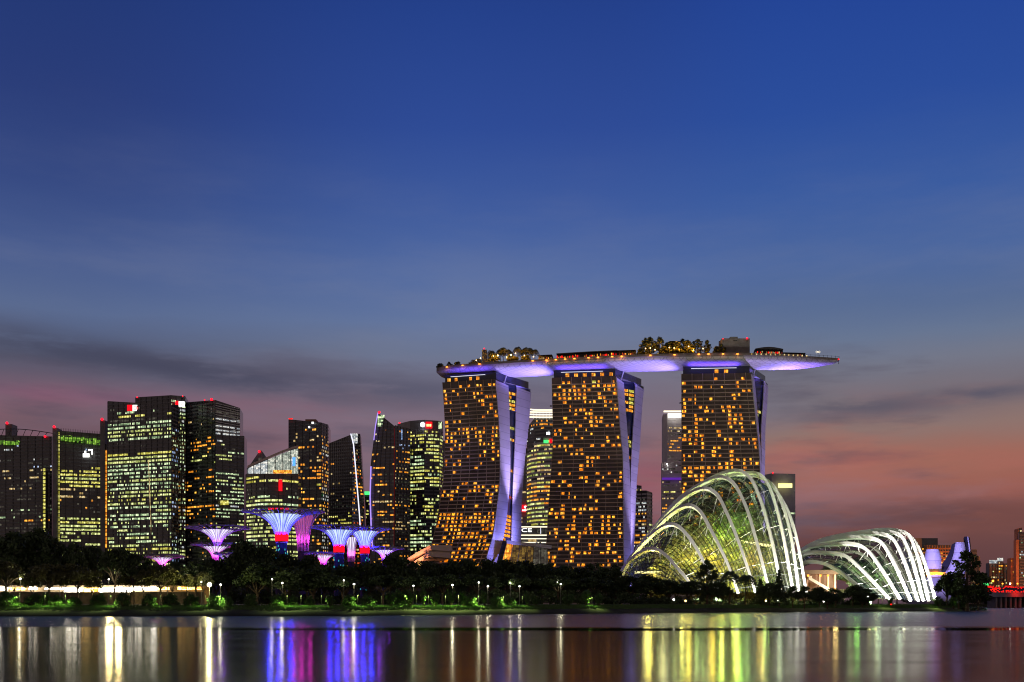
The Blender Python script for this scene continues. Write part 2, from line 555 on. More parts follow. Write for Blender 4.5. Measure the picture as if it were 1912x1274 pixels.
rough = k.m('MULTIPLY', rough, k.m('SUBTRACT', 1.0, k.m('MULTIPLY', calm, 0.75)))
bn = k.n('ShaderNodeBump'); bn.inputs['Strength'].default_value = 0.34; bn.inputs['Distance'].default_value = 0.02
k.put(bn.inputs['Height'], k.noise(k.vec(k.m('MULTIPLY', sp.outputs[0], 0.012), k.m('MULTIPLY', sp.outputs[1], 0.9), 0.0), 1.0, 4.0, 0.6))
gl = k.n('ShaderNodeBsdfGlossy'); gl.distribution = 'GGX'
gl.inputs['Color'].default_value = (0.50, 0.50, 0.50, 1)
k.put(gl.inputs['Roughness'], rough); k.put(gl.inputs['Normal'], bn.outputs[0])
df = k.n('ShaderNodeBsdfDiffuse'); df.inputs['Color'].default_value = (0.010, 0.012, 0.013, 1)
fr_ = k.n('ShaderNodeFresnel'); fr_.inputs['IOR'].default_value = 1.33
mx = k.n('ShaderNodeMixShader'); k.put(mx.inputs[0], fr_.outputs[0])
wm.node_tree.links.new(df.outputs[0], mx.inputs[1]); wm.node_tree.links.new(gl.outputs[0], mx.inputs[2])
wo_ = k.n('ShaderNodeOutputMaterial'); wm.node_tree.links.new(mx.outputs[0], wo_.inputs[0])

mb = MB()
mb.grid([[(x, y, 0.0) for x in range(-2400, 2401, 400)] for y in (-400, 0, 200, 500, 900, 1500)])
structure('water', mb, wm)

gm = principled('park_ground', (0.05, 0.055, 0.03), 0.95, var=0.5, vscale=0.08)
mb = MB()
xs = [-900, -500, -300] + list(range(-240, 262, 8))
rows = []
for dy_, z in ((-1.5, -1.0), (0, 0.05), (3, 0.9), (8, 1.9), (16, 2.7), (28, 3.3), (42, GZ)):
    rows.append([(x, shore_y(x) + dy_, z + 0.18 * math.sin(x * 0.21 + dy_) * (0.2 if dy_ < 1 else 1) * (0 if dy_ > 40 else 1)) for x in xs])
rows.append([(x, 1200.0, GZ) for x in xs])
mb.grid(rows)
# face the channel
cx_ = [(262, 900 + 0, GZ), (262, 1200, GZ)]
structure('ground', mb, gm, True)
mb = MB()
mb.grid([[(-3500, 1199, GZ - 0.05), (262, 1199, GZ - 0.05), (3500, 1199, GZ - 0.05)], [(-9000, 9000, GZ - 0.05), (1500, 9000, GZ - 0.05), (9000, 9000, GZ - 0.05)]])
mb.face((262, 1199, -1), (3500, 1199, -1), (3500, 1199, GZ - 0.05), (262, 1199, GZ - 0.05))
structure('far_shore_land', mb, gm)


def ground_z(x, y):
    d = y - shore_y(x)
    return float(np.interp(d, [-2, 0, 3, 8, 16, 28, 42], [-1.0, 0.05, 0.9, 1.9, 2.7, 3.3, GZ]))


# grass blades on the bank: one mass
rng = np.random.default_rng(4)
gv = []; gf = []
for i in range(26000):
    x = rng.uniform(-170, 240); d = rng.uniform(0.3, 1) ** 1.0 * 24
    y = shore_y(x) + d; z = ground_z(x, y)
    h = rng.uniform(0.35, 0.9) * (1.5 if d < 4 else 1.0); wd = rng.uniform(0.12, 0.3); l = rng.uniform(-0.2, 0.2)
    i0 = len(gv)
    gv += [(x - wd, y, z - 0.1), (x + wd, y, z - 0.1), (x + l, y + rng.uniform(-.2, .2), z + h)]
    gf.append((i0, i0 + 1, i0 + 2))
me = bpy.data.meshes.new('grass'); me.from_pydata(gv, [], gf); me.materials.append(M['leaf_bright'])
go = bpy.data.objects.new('grass', me); COL.objects.link(go)
go['kind'] = 'stuff'; go['label'] = 'short green grass along the river bank'; go['category'] = 'grass'

# waterside footpath, a thin sheet above the ground
mb = MB()
pr = []
for dyy in (30.0, 33.0):
    pr.append([(x, shore_y(x) + dyy, ground_z(x, shore_y(x) + dyy) + 0.28) for x in range(-235, 212, 6)])
mb.grid(pr)
structure('footpath', mb, M['paving'])


# ------------------------------------------------------------------ buildings
class Surf:
    """a facade between two edge lines; each line is a list of (z, x, y)"""
    def __init__(s, L, R):
        s.L = np.array(sorted(L)); s.R = np.array(sorted(R))

    def edge(s, A, z):
        return np.interp(z, A[:, 0], A[:, 1]), np.interp(z, A[:, 0], A[:, 2])

    def p(s, u, z, off=0.0):
        ax, ay = s.edge(s.L, z); bx, by = s.edge(s.R, z)
        x = ax + (bx - ax) * u; y = ay + (by - ay) * u
        ddx, ddy = bx - ax, by - ay
        n = math.hypot(ddx, ddy)
        return Vector((x + ddy / n * off, y - ddx / n * off, z))

    def width(s, z):
        ax, ay = s.edge(s.L, z); bx, by = s.edge(s.R, z)
        return math.hypot(bx - ax, by - ay)


def edge_px(px, Y, ztop, zbot=GZ):
    """px: a number, or [(py, px), ...] -> line of (z, x, y)"""
    if isinstance(px, (int, float)):
        return [(zbot, xp(px, Y), Y), (ztop, xp(px, Y), Y)]
    return [(zp(py, Y), xp(q, Y), Y) for py, q in px]


def runs(rnd, n, dens, mean):
    """random runs of lit cells"""
    out = []; i = 0
    on = rnd.random() < dens
    while i < n:
        ln = max(1, int(rnd.expovariate(1.0 / (mean if on else max(0.6, mean * (1 - dens) / max(dens, 0.02))))))
        ln = min(ln, n - i)
        if on:
            out.append((i, i + ln))
        i += ln; on = not on
    return out


def window_objects(root, quads, cap=100):
    """quads: (four points, material); the largest become parts of their own, the rest one mass"""
    quads.sort(key=lambda q: -((q[0][1] - q[0][0]).length * (q[0][3] - q[0][0]).length))
    for pts, m in quads[:cap]:
        b_ = MB(); b_.face(*pts); b_.build('window', m, root)
    rest = quads[cap:]
    if rest:
        ms = []; b_ = MB()
        for pts, m in rest:
            if m not in ms:
                ms.append(m)
            b_.cur = ms.index(m); b_.face(*pts)
        o = b_.build('lit_windows', ms, root)
        o['kind'] = 'stuff'


dims = []


def facade(surf, z0, ztop, pitch, cell, spec, rnd, bands, mulls, quads, frac=0.55, band_out=0.35, mull_every=4, ztop_u=None, dim=0.0, bandh=None):
    nr = max(1, int((ztop - z0) / pitch))
    nc = max(1, int(round(surf.width(z0) / cell)))
    topz = (lambda u: ztop) if ztop_u is None else (lambda u: ztop_u[0] + (ztop_u[1] - ztop_u[0]) * u)
    Ym = surf.p(0.5, z0).y
    hb = pitch * (1 - frac) if bandh is None else bandh
    allb = bands
    for r in range(nr):
        bands = allb if isinstance(allb, MB) else allb.setdefault(r, MB())
        zb = z0 + r * pitch
        # floor band, proud of the glass, clipped under a sloping roof
        u0, u1 = 0.0, 1.0
        zt = zb + pitch
        if ztop_u is not None:
            tl, tr = ztop_u
            if zt > tl and zt > tr:
                continue
            if zt > tl:
                u0 = (zt - tl) / (tr - tl)
            if zt > tr:
                u1 = (zt - tl) / (tr - tl)
        a0 = surf.p(u0, zb + pitch - hb); a1 = surf.p(u1, zb + pitch - hb)
        f0 = surf.p(u0, zb + pitch - hb, band_out); f1 = surf.p(u1, zb + pitch - hb, band_out)
        g0 = surf.p(u0, zb + pitch, band_out); g1 = surf.p(u1, zb + pitch, band_out)
        c0 = surf.p(u0, zb + pitch); c1 = surf.p(u1, zb + pitch)
        bands.face(f0, f1, g1, g0); bands.face(a0, a1, f1, f0); bands.face(g0, g1, c1, c0)
        bands.face(a0, f0, g0, c0); bands.face(f1, a1, c1, g1)
        py = HY - (zb + pitch * 0.4 - EYE) * F / Ym
        for (ya, yb, dens, mean, pal) in spec:
            if ya <= py < yb:
                if rnd.random() < 0.08:
                    dens = dens * 0.4
                m = rnd.choice(pal)
                for (i, j) in runs(rnd, nc, dens, mean):
                    if rnd.random() < 0.12:
                        m2 = rnd.choice(pal)
                    else:
                        m2 = m
                    ua, ub = i / nc, j / nc
                    if ua < u0 or ub > u1:
                        continue
                    e = 0.08 / max(1e-3, (u1 - u0) * nc)
                    za, zc = zb + pitch * 0.06, zb + pitch - hb - pitch * 0.02
                    quads.append(((surf.p(ua + e, za, 0.09), surf.p(ub - e, za, 0.09), surf.p(ub - e, zc, 0.09), surf.p(ua + e, zc, 0.09)), M[m]))
                    if rnd.random() < .45:  # some unlit panes beside the run get a faint added glow
                        q0 = min(nc, j + 1); q1 = min(nc, q0 + rnd.randint(2, 7))
                        if q1 > q0 and q0 / nc >= u0 and q1 / nc <= u1:
                            dims.append(((surf.p(q0 / nc + e, za, 0.05), surf.p(q1 / nc - e, za, 0.05), surf.p(q1 / nc - e, zc, 0.05), surf.p(q0 / nc + e, zc, 0.05)), M['w_unlit_glow']))
                break
    if mull_every:
        for c in range(0, nc + 1, mull_every):
            u = c / nc
            zt = min(ztop, topz(u)) - 0.2
            hw = 0.36 / surf.width(z0)
            ua, ub = max(0.0, u - hw), min(1.0, u + hw)
            o_ = band_out + 0.12
            steps = np.linspace(z0, zt, 2 if len(surf.L) <= 2 else 14)
            for q0, q1 in zip(steps, steps[1:]):
                mulls.face(surf.p(ua, q0, o_), surf.p(ub, q0, o_), surf.p(ub, q1, o_), surf.p(ua, q1, o_))
                mulls.face(surf.p(ub, q0, o_), surf.p(ub, q0, 0), surf.p(ub, q1, 0), surf.p(ub, q1, o_))
                mulls.face(surf.p(ua, q0, 0), surf.p(ua, q0, o_), surf.p(ua, q1, o_), surf.p(ua, q1, 0))


def tower(name, label, cat, vols, wall='dark_glass', band='dark_spandrel', mull='dark_metal', group=None, seed=1, cap=100):
    """vols: list of dict(pts=[(px, Y)...], tops=[py...], specs=[...], depth, pitch, cell, ...)"""
    rnd = random.Random(seed)
    Y0 = vols[0]['pts'][0][1]
    px0 = vols[0]['pts'][0][0]; px0 = px0 if isinstance(px0, (int, float)) else px0[-1][1]
    root = thing(name, label, cat, (xp(px0, Y0), Y0, GZ), group)
    quads = []
    bands = {} if vols[0].get('balconies') else MB(); mulls = MB()
    for v in vols:
        pts, tops = v['pts'], v['tops']
        depth = v.get('depth', 35); base = v.get('base', GZ)
        zt = [zp(t, p[1]) for t, p in zip(tops, pts)]
        lines = [edge_px(p[0], p[1], z, base) for p, z in zip(pts, zt)]
        # solid
        wb = MB()
        zlev = sorted({round(q[0], 3) for l in lines for q in l if base < q[0] < min(zt)} | {base})
        n = len(pts)

        def at(l, z):
            l = np.array(sorted(l)); return float(np.interp(z, l[:, 0], l[:, 1])), float(np.interp(z, l[:, 0], l[:, 2]))
        rings = []
        for z in zlev + [None]:
            fr = []; bk = []
            for i in range(n):
                zz = zt[i] if z is None else z
                x, y = at(lines[i], zz)
                fr.append(Vector((x, y, zz))); bk.append(Vector((x * (1 + 0.6 * depth / y), y + depth, zz)))
            if n > 2:
                ring = fr + [bk[-1], bk[0]]
            else:
                ring = fr + bk[::-1]
            rings.append(ring)
        wb.grid(rings, close=True)
        wb.face(*rings[-1])
        wb.build(v.get('part', 'wall'), M[v.get('wall', wall)], root)
        for i in range(n - 1):
            sp_ = v['specs'][i]
            if sp_ is None:
                continue
            surf = Surf(lines[i], lines[i + 1])
            facade(surf, base, max(zt[i], zt[i + 1]) - v.get('crown', 0.5), v.get('pitch', 4.3), v.get('cell', 2.4), sp_, rnd, bands, mulls, quads,
                   frac=v.get('frac', 0.55), band_out=v.get('out', 0.35), mull_every=v.get('mull', 4), bandh=v.get('bandh'),
                   ztop_u=(zt[i] - v.get('crown', 0.5), zt[i + 1] - v.get('crown', 0.5)))
    if isinstance(bands, dict):
        for r in sorted(bands):
            if bands[r].f:
                bands[r].build('balcony', M[band], root)
    elif bands.f:
        bands.build('spandrel_trim', M[band], root)
    if mulls.f:
        mulls.build('mullions', M[mull], root)
    window_objects(root, quads, cap)
    if dims:
        b_ = MB()
        for p_, m_ in dims:
            b_.face(*p_)
        o = b_.build('glowing_unlit_panes', M['w_unlit_glow'], root); o['kind'] = 'stuff'
        dims.clear()
    return root


def beacon(root, px, py, Y, r=1.5):
    p = P(px, py, Y)
    b_ = MB(); b_.tube([p - Vector((0, 0, 4)), p], 0.25, 5); mast = b_.build('beacon_mast', M['dark_metal'], root)
    b_ = MB(); b_.ball(p, r * .62, 6); b_.build('beacon_light', M['beacon'], mast, True)


def panel(root, name, px0, px1, py0, py1, Y, mat, thick=0.5):
    b_ = MB(); b_.box(xp(px0, Y), xp(px1, Y), Y - thick, Y, zp(py1, Y), zp(py0, Y))
    return b_.build(name, mat, root)


def rod(root, name, pts, r, mat, sides=5):
    b_ = MB(); b_.tube(pts, r, sides); return b_.build(name, mat, root)


def lettering(root, name, txt, px0, px1, py0, py1, Y, mat):
    cu = bpy.data.curves.new(name, 'FONT'); cu.body = txt; cu.extrude = 0.15
    tmp = bpy.data.objects.new(name, cu)
    COL.objects.link(tmp)
    bpy.context.view_layer.update()
    me = bpy.data.meshes.new_from_object(tmp.evaluated_get(bpy.context.evaluated_depsgraph_get()))
    COL.objects.unlink(tmp); bpy.data.objects.remove(tmp)
    co = np.array([v.co[:] for v in me.vertices])
    mn, mx = co.min(0), co.max(0)
    x0, x1, z0, z1 = xp(px0, Y), xp(px1, Y), zp(py1, Y), zp(py0, Y)
    o = ORG[root.name]
    for v in me.vertices:
        fx = (v.co.x - mn[0]) / (mx[0] - mn[0]); fz = (v.co.y - mn[1]) / (mx[1] - mn[1])
        v.co = (x0 + fx * (x1 - x0) - o.x, Y - v.co.z - o.y, z0 + fz * (z1 - z0) - o.z)
    me.materials.clear(); me.materials.append(mat)
    ob = bpy.data.objects.new(name, me); COL.objects.link(ob); ob.parent = root
    return ob


G, LI, YE, AM, WA, WH, BL, DI, RE = 'w_green', 'w_lime', 'w_yellow', 'w_amber', 'w_warm', 'w_white', 'w_blue', 'w_dim', 'w_red'

# --- dark garden-terrace complex at the edge of the city
t = tower('office_tower', 'dark office block with green-lit roof garden beneath thin curved roof rails', 'office tower',
          [dict(pts=[(-70, 1340), (97, 1310)], tops=[812, 816], depth=60, pitch=4.4, cell=2.6,
                specs=[[(828, 880, .05, 1.3, [WH, BL, DI]), (880, 930, .16, 1.6, [DI, WA, DI]), (930, 1000, .2, 2.0, [DI, G, AM, DI]), (1000, 1130, .12, 1.5, [DI])]])], seed=3)
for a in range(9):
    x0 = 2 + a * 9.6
    panel(t, 'roof_planter', x0, x0 + 7.5, 824 + (a % 3), 832, 1322, M['planter_painted_glow'], 1.5)
rl = [P(-60 + q * 13.5, 811 - 9 * math.sin(q / 12 * math.pi) - (0 if q < 9 else 0), 1318) for q in range(13)]
rod(t, 'roof_rail', rl, 0.5, M['dark_metal'])
for q in range(1, 12):
    b_ = MB(); b_.tube([rl[q], P(-60 + q * 13.5 - 5, 815, 1318)], 0.35, 4); b_.build('rail_post', M['dark_metal'], t)
b_ = MB(); b_.box(xp(10, 1330), xp(22, 1330), 1330, 1345, GZ, zp(793, 1330)); b_.build('lift_core', M['spandrel'], t)
beacon(t, 13, 791, 1329, 2.6)
b_ = MB(); b_.box(xp(80, 1300), xp(85, 1300), 1300, 1308, GZ, zp(873, 1300)); b_.build('stair_shaft', M['spandrel'], t)
for a in range(22):
    panel(t, 'shaft_light', 80.4, 84.6, 876 + a * 7.1, 881 + a * 7.1, 1299.8, M['w_yellow'], 0.1)
beacon(t, 84, 816, 1310, 2.4)

t = tower('office_tower', 'broad office block with yellow lit floors, green-lit roof plants and tall slim shafts', 'office tower',
          [dict(pts=[(107, 1285), (196, 1300)], tops=[805, 812], depth=55, pitch=4.4, cell=2.2, frac=0.62,
                specs=[[(826, 874, .03, 1.2, [BL, DI]), (874, 905, .93, 9, [YE, YE, LI]), (905, 930, .55, 7, [YE, WA]), (930, 966, .06, 1.2, [DI, AM]),
                        (966, 1000, .85, 7, [YE, LI]), (1000, 1060, .4, 4, [YE, LI]), (1060, 1130, .2, 3, [YE])]])], seed=5)
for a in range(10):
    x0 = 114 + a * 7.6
    panel(t, 'roof_planter', x0, x0 + 5.5, 815 + a * 0.9 - (a % 3), 824 + a * 0.9, 1283 + a, M['planter_painted_glow'], 1.5)
for a in range(26):
    b_ = MB(); x = 109 + a * 3.2
    b_.tube([P(x, 806 + a * .28, 1290), P(x, 800 + a * .28, 1290)], 0.2, 4); b_.build('roof_post', M['dark_metal'], t)
for (xa, xb, top, Yc) in ((98, 106, 800, 1278), (187, 196, 786, 1282)):
    b_ = MB(); b_.box(xp(xa, Yc), xp(xb, Yc), Yc, Yc + 14, GZ, zp(top, Yc)); b_.build('lift_core', M['spandrel'], t)
    beacon(t, (xa + xb) / 2 - 1, top - 2, Yc - 1, 2.6)
for a in range(30):
    panel(t, 'shaft_light', 106.6, 111, 808 + a * 7.3, 813.5 + a * 7.3, 1283.5, M['w_yellow'], 0.1)
    if a > 4:
        panel(t, 'shaft_light', 196.8, 199.6, 806 + a * 7.3, 812 + a * 7.3, 1283.5, M['w_amber'], 0.1)
b_ = MB(); b_.box(xp(106.2, 1284), xp(111.4, 1284), 1284, 1292, GZ, zp(805, 1284)); b_.build('stair_shaft', M['spandrel'], t)
b_ = MB(); b_.box(xp(196.4, 1284), xp(200, 1284), 1284, 1292, GZ, zp(830, 1284)); b_.build('stair_shaft', M['spandrel'], t)
for (x0, x1, y0, y1) in ((155, 167, 848, 855), (158, 161, 843, 847), (165, 173, 840, 843), (171, 173, 843, 850)):
    panel(t, 'sign', x0, x1, y0, y1, 1284, M['sign_white'])

# --- twin-slab bank tower with the red and white sign
t = tower('office_tower', 'tall dark bank tower with glowing red and white roof signs and green-white lit floors', 'office tower',
          [dict(pts=[(201, 1265), (320, 1232), (333, 1250)], tops=[750, 757, 757], depth=20, pitch=4.45, cell=2.0, frac=0.6,
                specs=[[(757, 770, .3, 3, [DI, G]), (770, 776, .45, 2, [G, LI]), (776, 786, .3, 6, [YE, DI]), (786, 822, .85, 6, [G, LI, G]), (822, 846, .0, 1, [DI]), (846, 862, .72, 8, [YE, LI, G]),
                        (862, 905, .78, 5, [G, G, G, LI]), (905, 930, .76, 5, [G, LI]), (930, 937, .6, 4, [AM, YE]), (937, 970, .76, 5, [G, G, LI]), (970, 990, .5, 3, [G, LI]), (990, 1025, .4, 4, [LI, G]), (1025, 1100, .45, 4, [YE, LI])],
                       [(790, 1100, .35, 1.5, [G, DI, BL])]]),
           dict(pts=[(253, 1290), (319, 1272), (346, 1292)], tops=[743, 739, 741], depth=30, pitch=4.45, cell=2.0, frac=0.6, base=GZ,
                specs=[[(757, 765, .4, 5, [DI])], [(741, 772, .9, 12, [G, WH, G]), (772, 784, .7, 5, [YE, LI]), (784, 1060, .55, 2, [G, G, LI, WH])]])], seed=7)
beacon(t, 256, 743, 1288, 1.3)
beacon(t, 341, 741, 1288, 1.2)
panel(t, 'sign_mark', 238, 247, 757.5, 768.5, 1250, M['sign_red'], 1.0)
panel(t, 'sign_panel', 248, 267, 757.5, 768.5, 1250, M['sign_white'], 0.6)
lettering(t, 'sign_letters', 'DBS', 249.5, 265.5, 759.5, 766.5, 1249, M['sign_red'])
panel(t, 'sign_mark', 328, 333.5, 750, 758.5, 1276, M['sign_red'], 1.0)
panel(t, 'sign_panel', 334, 344.5, 751, 761, 1276, M['sign_white'], 0.6)
lettering(t, 'sign_letters', 'DBS', 335, 343.6, 753, 759, 1275, M['sign_red'])
rod(t, 'corner_line', [P(277, 860, 1242), P(285, 1060, 1242)], 0.35, M['w_warm'])

t = tower('office_tower', 'dark angular tower with louvred white crown and amber lit floors beside the bank tower', 'office tower',
          [dict(pts=[(340, 1310), (402, 1276), (448, 1296)], tops=[753, 748, 763], depth=40, pitch=4.3, cell=2.3, frac=0.55,
                specs=[[(781, 800, .38, 2.6, [AM, WA, AM]), (800, 824, .06, 1.2, [AM, DI]), (824, 842, .42, 5, [AM]), (842, 905, .16, 2.6, [AM, YE, LI]), (905, 925, .3, 3, [AM, RE]),
                        (925, 946, .1, 1.3, [AM, DI]), (946, 962, .4, 5, [AM]), (962, 1050, .12, 1.5, [AM, DI, WA])],
                       [(760, 782, .5, 9, [DI]), (782, 812, .97, 30, [WH, G, WH]), (812, 822, .1, 1.5, [WH])]]),
           dict(pts=[(402, 1275), (456, 1297)], tops=[813, 815], depth=36, pitch=4.3, cell=2.3, frac=0.5,
                specs=[[(818, 845, .3, 2.6, [WH, DI, LI]), (845, 862, .3, 3, [LI, G]), (862, 880, .0, 1, [DI]), (880, 935, .74, 5, [LI, G, G]), (935, 960, .7, 5, [G, WH, G]), (960, 1050, .55, 4, [G, LI, LI])]])], seed=11)
for a in range(13):
    y0 = 757 + a * 4.3
    b_ = MB(); b_.tube([P(402.5, y0 - 3, 1274.5), P(448.5, y0 + 8 - a * 0.35, 1294.5)], 0.55, 4); b_.build('louvre', M['white_steel'], t)
beacon(t, 382, 748, 1284, 1.3); beacon(t, 395, 747, 1278, 2.6)
panel(t, 'sign', 412, 427, 936, 944, 1276, M['w_yellow'])

# --- small spire behind and the sloping-crown tower
t = thing('spire_tower', 'distant grey tapered tower top with red beacon behind sloping white crown', 'tower', P(487, 1128, 1700))
b_ = MB(); Yc = 1700
b_.lathe((xp(487, Yc), Yc, 0), [(24, GZ), (24, zp(880, Yc)), (16, zp(868, Yc)), (7, zp(852, Yc)), (3, zp(845, Yc)), (0.5, zp(842, Yc))], 12)
b_.build('wall', M['concrete'], t)
beacon(t, 484, 844, 1695, 3.2)
panel(t, 'window', 482, 489, 856, 863, 1684, M['w_dim'])

t = tower('office_tower', 'curved low office tower with bright sloping glass crown and red vertical sign', 'office tower',
          [dict(pts=[(459, 1190), (478, 1176), (500, 1168), (528, 1170), (557, 1184)], tops=[886, 886, 886, 886, 886], depth=40, pitch=4.3, cell=2.3, frac=0.6, mull=5,
                specs=[[(890, 902, .8, 5, [LI, YE]), (902, 925, .05, 1, [DI]), (925, 1050, .78, 5, [LI, G, LI])]] * 2 +
                      [[(890, 900, .7, 5, [YE, LI]), (900, 904, .5, 3, [YE]), (904, 925, .06, 1, [DI, LI]), (925, 965, .75, 6, [LI, G]), (965, 1050, .8, 6, [YE, LI])]] * 2)], seed=13)
YA = 1172
cols_ = [(462, 875), (474, 869), (487, 863.5), (500, 858), (514, 852), (528, 846), (542, 841), (557, 837)]
for a, ((xa, ya), (xb, yb)) in enumerate(zip(cols_, cols_[1:])):
    b_ = MB(); ia, ib = abs(xa - 505) * .22, abs(xb - 505) * .22
    b_.face(P(xa + .4, 885.5, YA + ia), P(xb - .4, 885.5, YA + ib), P(xb - .4, yb + 1.5, YA + ib), P(xa + .4, ya + 1.5, YA + ia))
    b_.build('crown_glass', M['w_white'] if a < 3 else window_mat('window_crown', (205, 220, 205), 1.0, 2.4, (245, 245, 225), 0.35), t)
    b_ = MB(); b_.tube([P(xa, 886, YA - .6 + ia), P(xa, ya, YA - .6 + ia)], 0.5, 4); b_.build('crown_post', M['dark_metal'], t)
b_ = MB()
rw = []
for (xa, ya) in cols_:
    ia = abs(xa - 505) * .22
    rw.append([P(xa, ya - 4.2, YA - 3 + ia), P(xa, ya, YA - 3 + ia), P(xa, ya, YA + 40), P(xa, ya - 4.2, YA + 40)])
b_.grid(rw, close=True); b_.face(*rw[0]); b_.face(*rw[-1]); b_.build('roof', principled('lamplit_roof', (0.80, 0.66, 0.54), 0.6), t)  # lamplight on the roof edge put in as a paler colour
panel(t, 'screen', 546.5, 551.5, 855, 871, YA + 5, M['sign_blue'])
panel(t, 'lit_lobby', 510, 545, 879, 885.3, YA - 1, M['w_amber'])
panel(t, 'sign', 520.5, 527, 897, 918, YA - 6, M['sign_red'])

t = tower('apartment_tower', 'tall dark flat-roofed tower with orange windows behind the sloping white crown', 'tower',
          [dict(pts=[(539, 1340), (600, 1326), (613, 1350)], tops=[784, 790, 794], depth=45, pitch=4.3, cell=3.2, frac=0.62, mull=3,
                specs=[[(799, 806, .4, 3, [AM]), (806, 850, .2, 1.3, [AM, WA]), (850, 893, .22, 1.3, [AM, WA]), (893, 900, .6, 3, [AM]), (900, 1060, .23, 1.4, [AM, YE, AM])],
                       [(800, 1060, .3, 1, [AM, WA, WH])]])], wall='blue_glass', seed=17)
panel(t, 'roof_sign', 582, 586, 789, 792.5, 1326, M['sign_white'])
panel(t, 'roof_sign', 576, 579, 797, 800.5, 1326, M['sign_white'])
rod(t, 'roof_edge_lights', [P(539.5, 783, 1338), P(546, 783, 1336)], 0.7, M['lamp_red'])
b_ = MB(); b_.box(xp(570, 1345), xp(590, 1345), 1345, 1360, zp(790, 1345), zp(784, 1345)); b_.build('plant_room', M['orange_wall'], t)

t = tower('apartment_tower', 'grey tower with lit white rooftop box and long slanted white light line', 'tower',
          [dict(pts=[(614, 1265), (657, 1250), ([(1060, 684), (950, 680), (811, 672)], 1268)], tops=[829, 812, 811], depth=30, pitch=3.9, cell=2.8, frac=0.55, mull=1,
                specs=[[(850, 880, .06, 1.2, [LI, AM]), (880, 960, .07, 1.3, [YE, WA, DI]), (960, 978, .65, 6, [AM, YE]), (978, 1060, .1, 1.2, [AM])],
                       [(840, 1060, .3, 1.6, [AM, AM, WA, RE])]])], wall='grey_glass', band='spandrel', seed=19)
panel(t, 'crown_box', 657.5, 668, 811, 829, 1249, M['w_white'], 0.8)
rod(t, 'light_line', [P(655, 811, 1248), P(660, 830, 1248), P(666, 900, 1248), P(671, 960, 1248), P(673.5, 1005, 1248)], 0.7, M['tube_cool'])

t = tower('office_block', 'short dark block with green rooftop strip between two slanted light lines', 'office block',
          [dict(pts=[(677, 1400), (692, 1400)], tops=[920, 920], depth=30, specs=[[(930, 1060, .25, 1.2, [LI, YE])]])], seed=20)
panel(t, 'roof_sign', 679, 691, 919, 925, 1398, M['sign_green'])

t = tower('apartment_tower', 'dark tower with sharp sloping peak, red beacon and violet edge lights', 'tower',
          [dict(pts=[([(1060, 693), (960, 690.5), (880, 691), (830, 697), (772, 706)], 1240), (737, 1234)], tops=[772, 797], depth=28, pitch=3.9, cell=2.8, frac=0.55, mull=2,
                specs=[[(800, 850, .12, 1.3, [AM, WA]), (850, 905, .14, 1.4, [AM]), (905, 1060, .26, 2.2, [AM, AM, WA])]]),
           dict(pts=[(737, 1236), (765, 1250)], tops=[795, 801], depth=28, pitch=3.9, cell=2.2, frac=0.5, mull=2,
                specs=[[(805, 850, .15, 1.1, [BL, RE, AM]), (850, 1060, .33, 1.2, [AM, WA, AM, DI])]])], wall='grey_glass', band='dark_spandrel', seed=23)
beacon(t, 708, 771, 1238, 2.4)
panel(t, 'crown_glass', 705, 718, 776, 798, 1238.4, M['w_green'], 0.4)
rod(t, 'light_line', [P(705.5, 772, 1237), P(701, 797, 1237), P(698, 823, 1237)], 0.6, M['tube_violet'])
rod(t, 'light_line', [P(692.5, 872, 1237), P(691, 930, 1237), P(693, 985, 1237), P(696, 1030, 1237)], 0.8, M['tube_violet'])
panel(t, 'wall_lights', 749, 751.5, 803, 822, 1240, M['w_blue'])
rod(t, 'edge_line', [P(736.5, 800, 1232), P(735.5, 1030, 1232)], 0.2, glow('edge_red', (150, 30, 40), .5))

t = tower('office_tower', 'yellow-green lit tower with curved roof, red sign and glaring white roof light', 'office tower',
          [dict(pts=[(742, 1330), (766, 1300), (792, 1290), (820, 1296), (827, 1310)], tops=[793, 787, 785, 787, 789], depth=35, pitch=4.3, cell=2.2, frac=0.6, crown=10, mull=5,
                specs=[[(800, 1050, .12, 1.1, [AM, LI])]] + [[(800, 812, .55, 3, [YE]), (812, 905, .74, 5, [LI, YE, YE, G]), (905, 920, .1, 2, [LI, G]), (920, 970, .5, 4, [LI, YE]), (970, 1060, .5, 4, [LI, G])]] * 2 +
                      [[(810, 905, .55, 3, [LI, YE]), (905, 1050, .3, 2, [LI])]])], seed=29)
panel(t, 'sign_panel', 795, 807, 789, 801, 1288, M['sign_red'], 0.8)
for a in range(3):
    panel(t, 'sign_letter', 796.5 + a * 3.2, 798.8 + a * 3.2, 793, 797.5, 1287, M['sign_yellow'], 0.4)
b_ = MB(); b_.ball(P(789, 794, 1286), 2.8, 8); b_.build('roof_floodlight', glow('flood_white', (255, 245, 255), 9), t, True)
panel(t, 'corner_light', 819, 825, 789, 802, 1296, M['w_green'], 0.5)
beacon(t, 746, 791, 1326, 1.8)

t = tower('office_block', 'slender grey block tucked against the first hotel tower', 'office block',
          [dict(pts=[(823, 1420), (845, 1420)], tops=[825, 822], depth=30, specs=[[(880, 1000, .2, 1.2, [WA, DI])]])], wall='concrete', band='spandrel', seed=31)

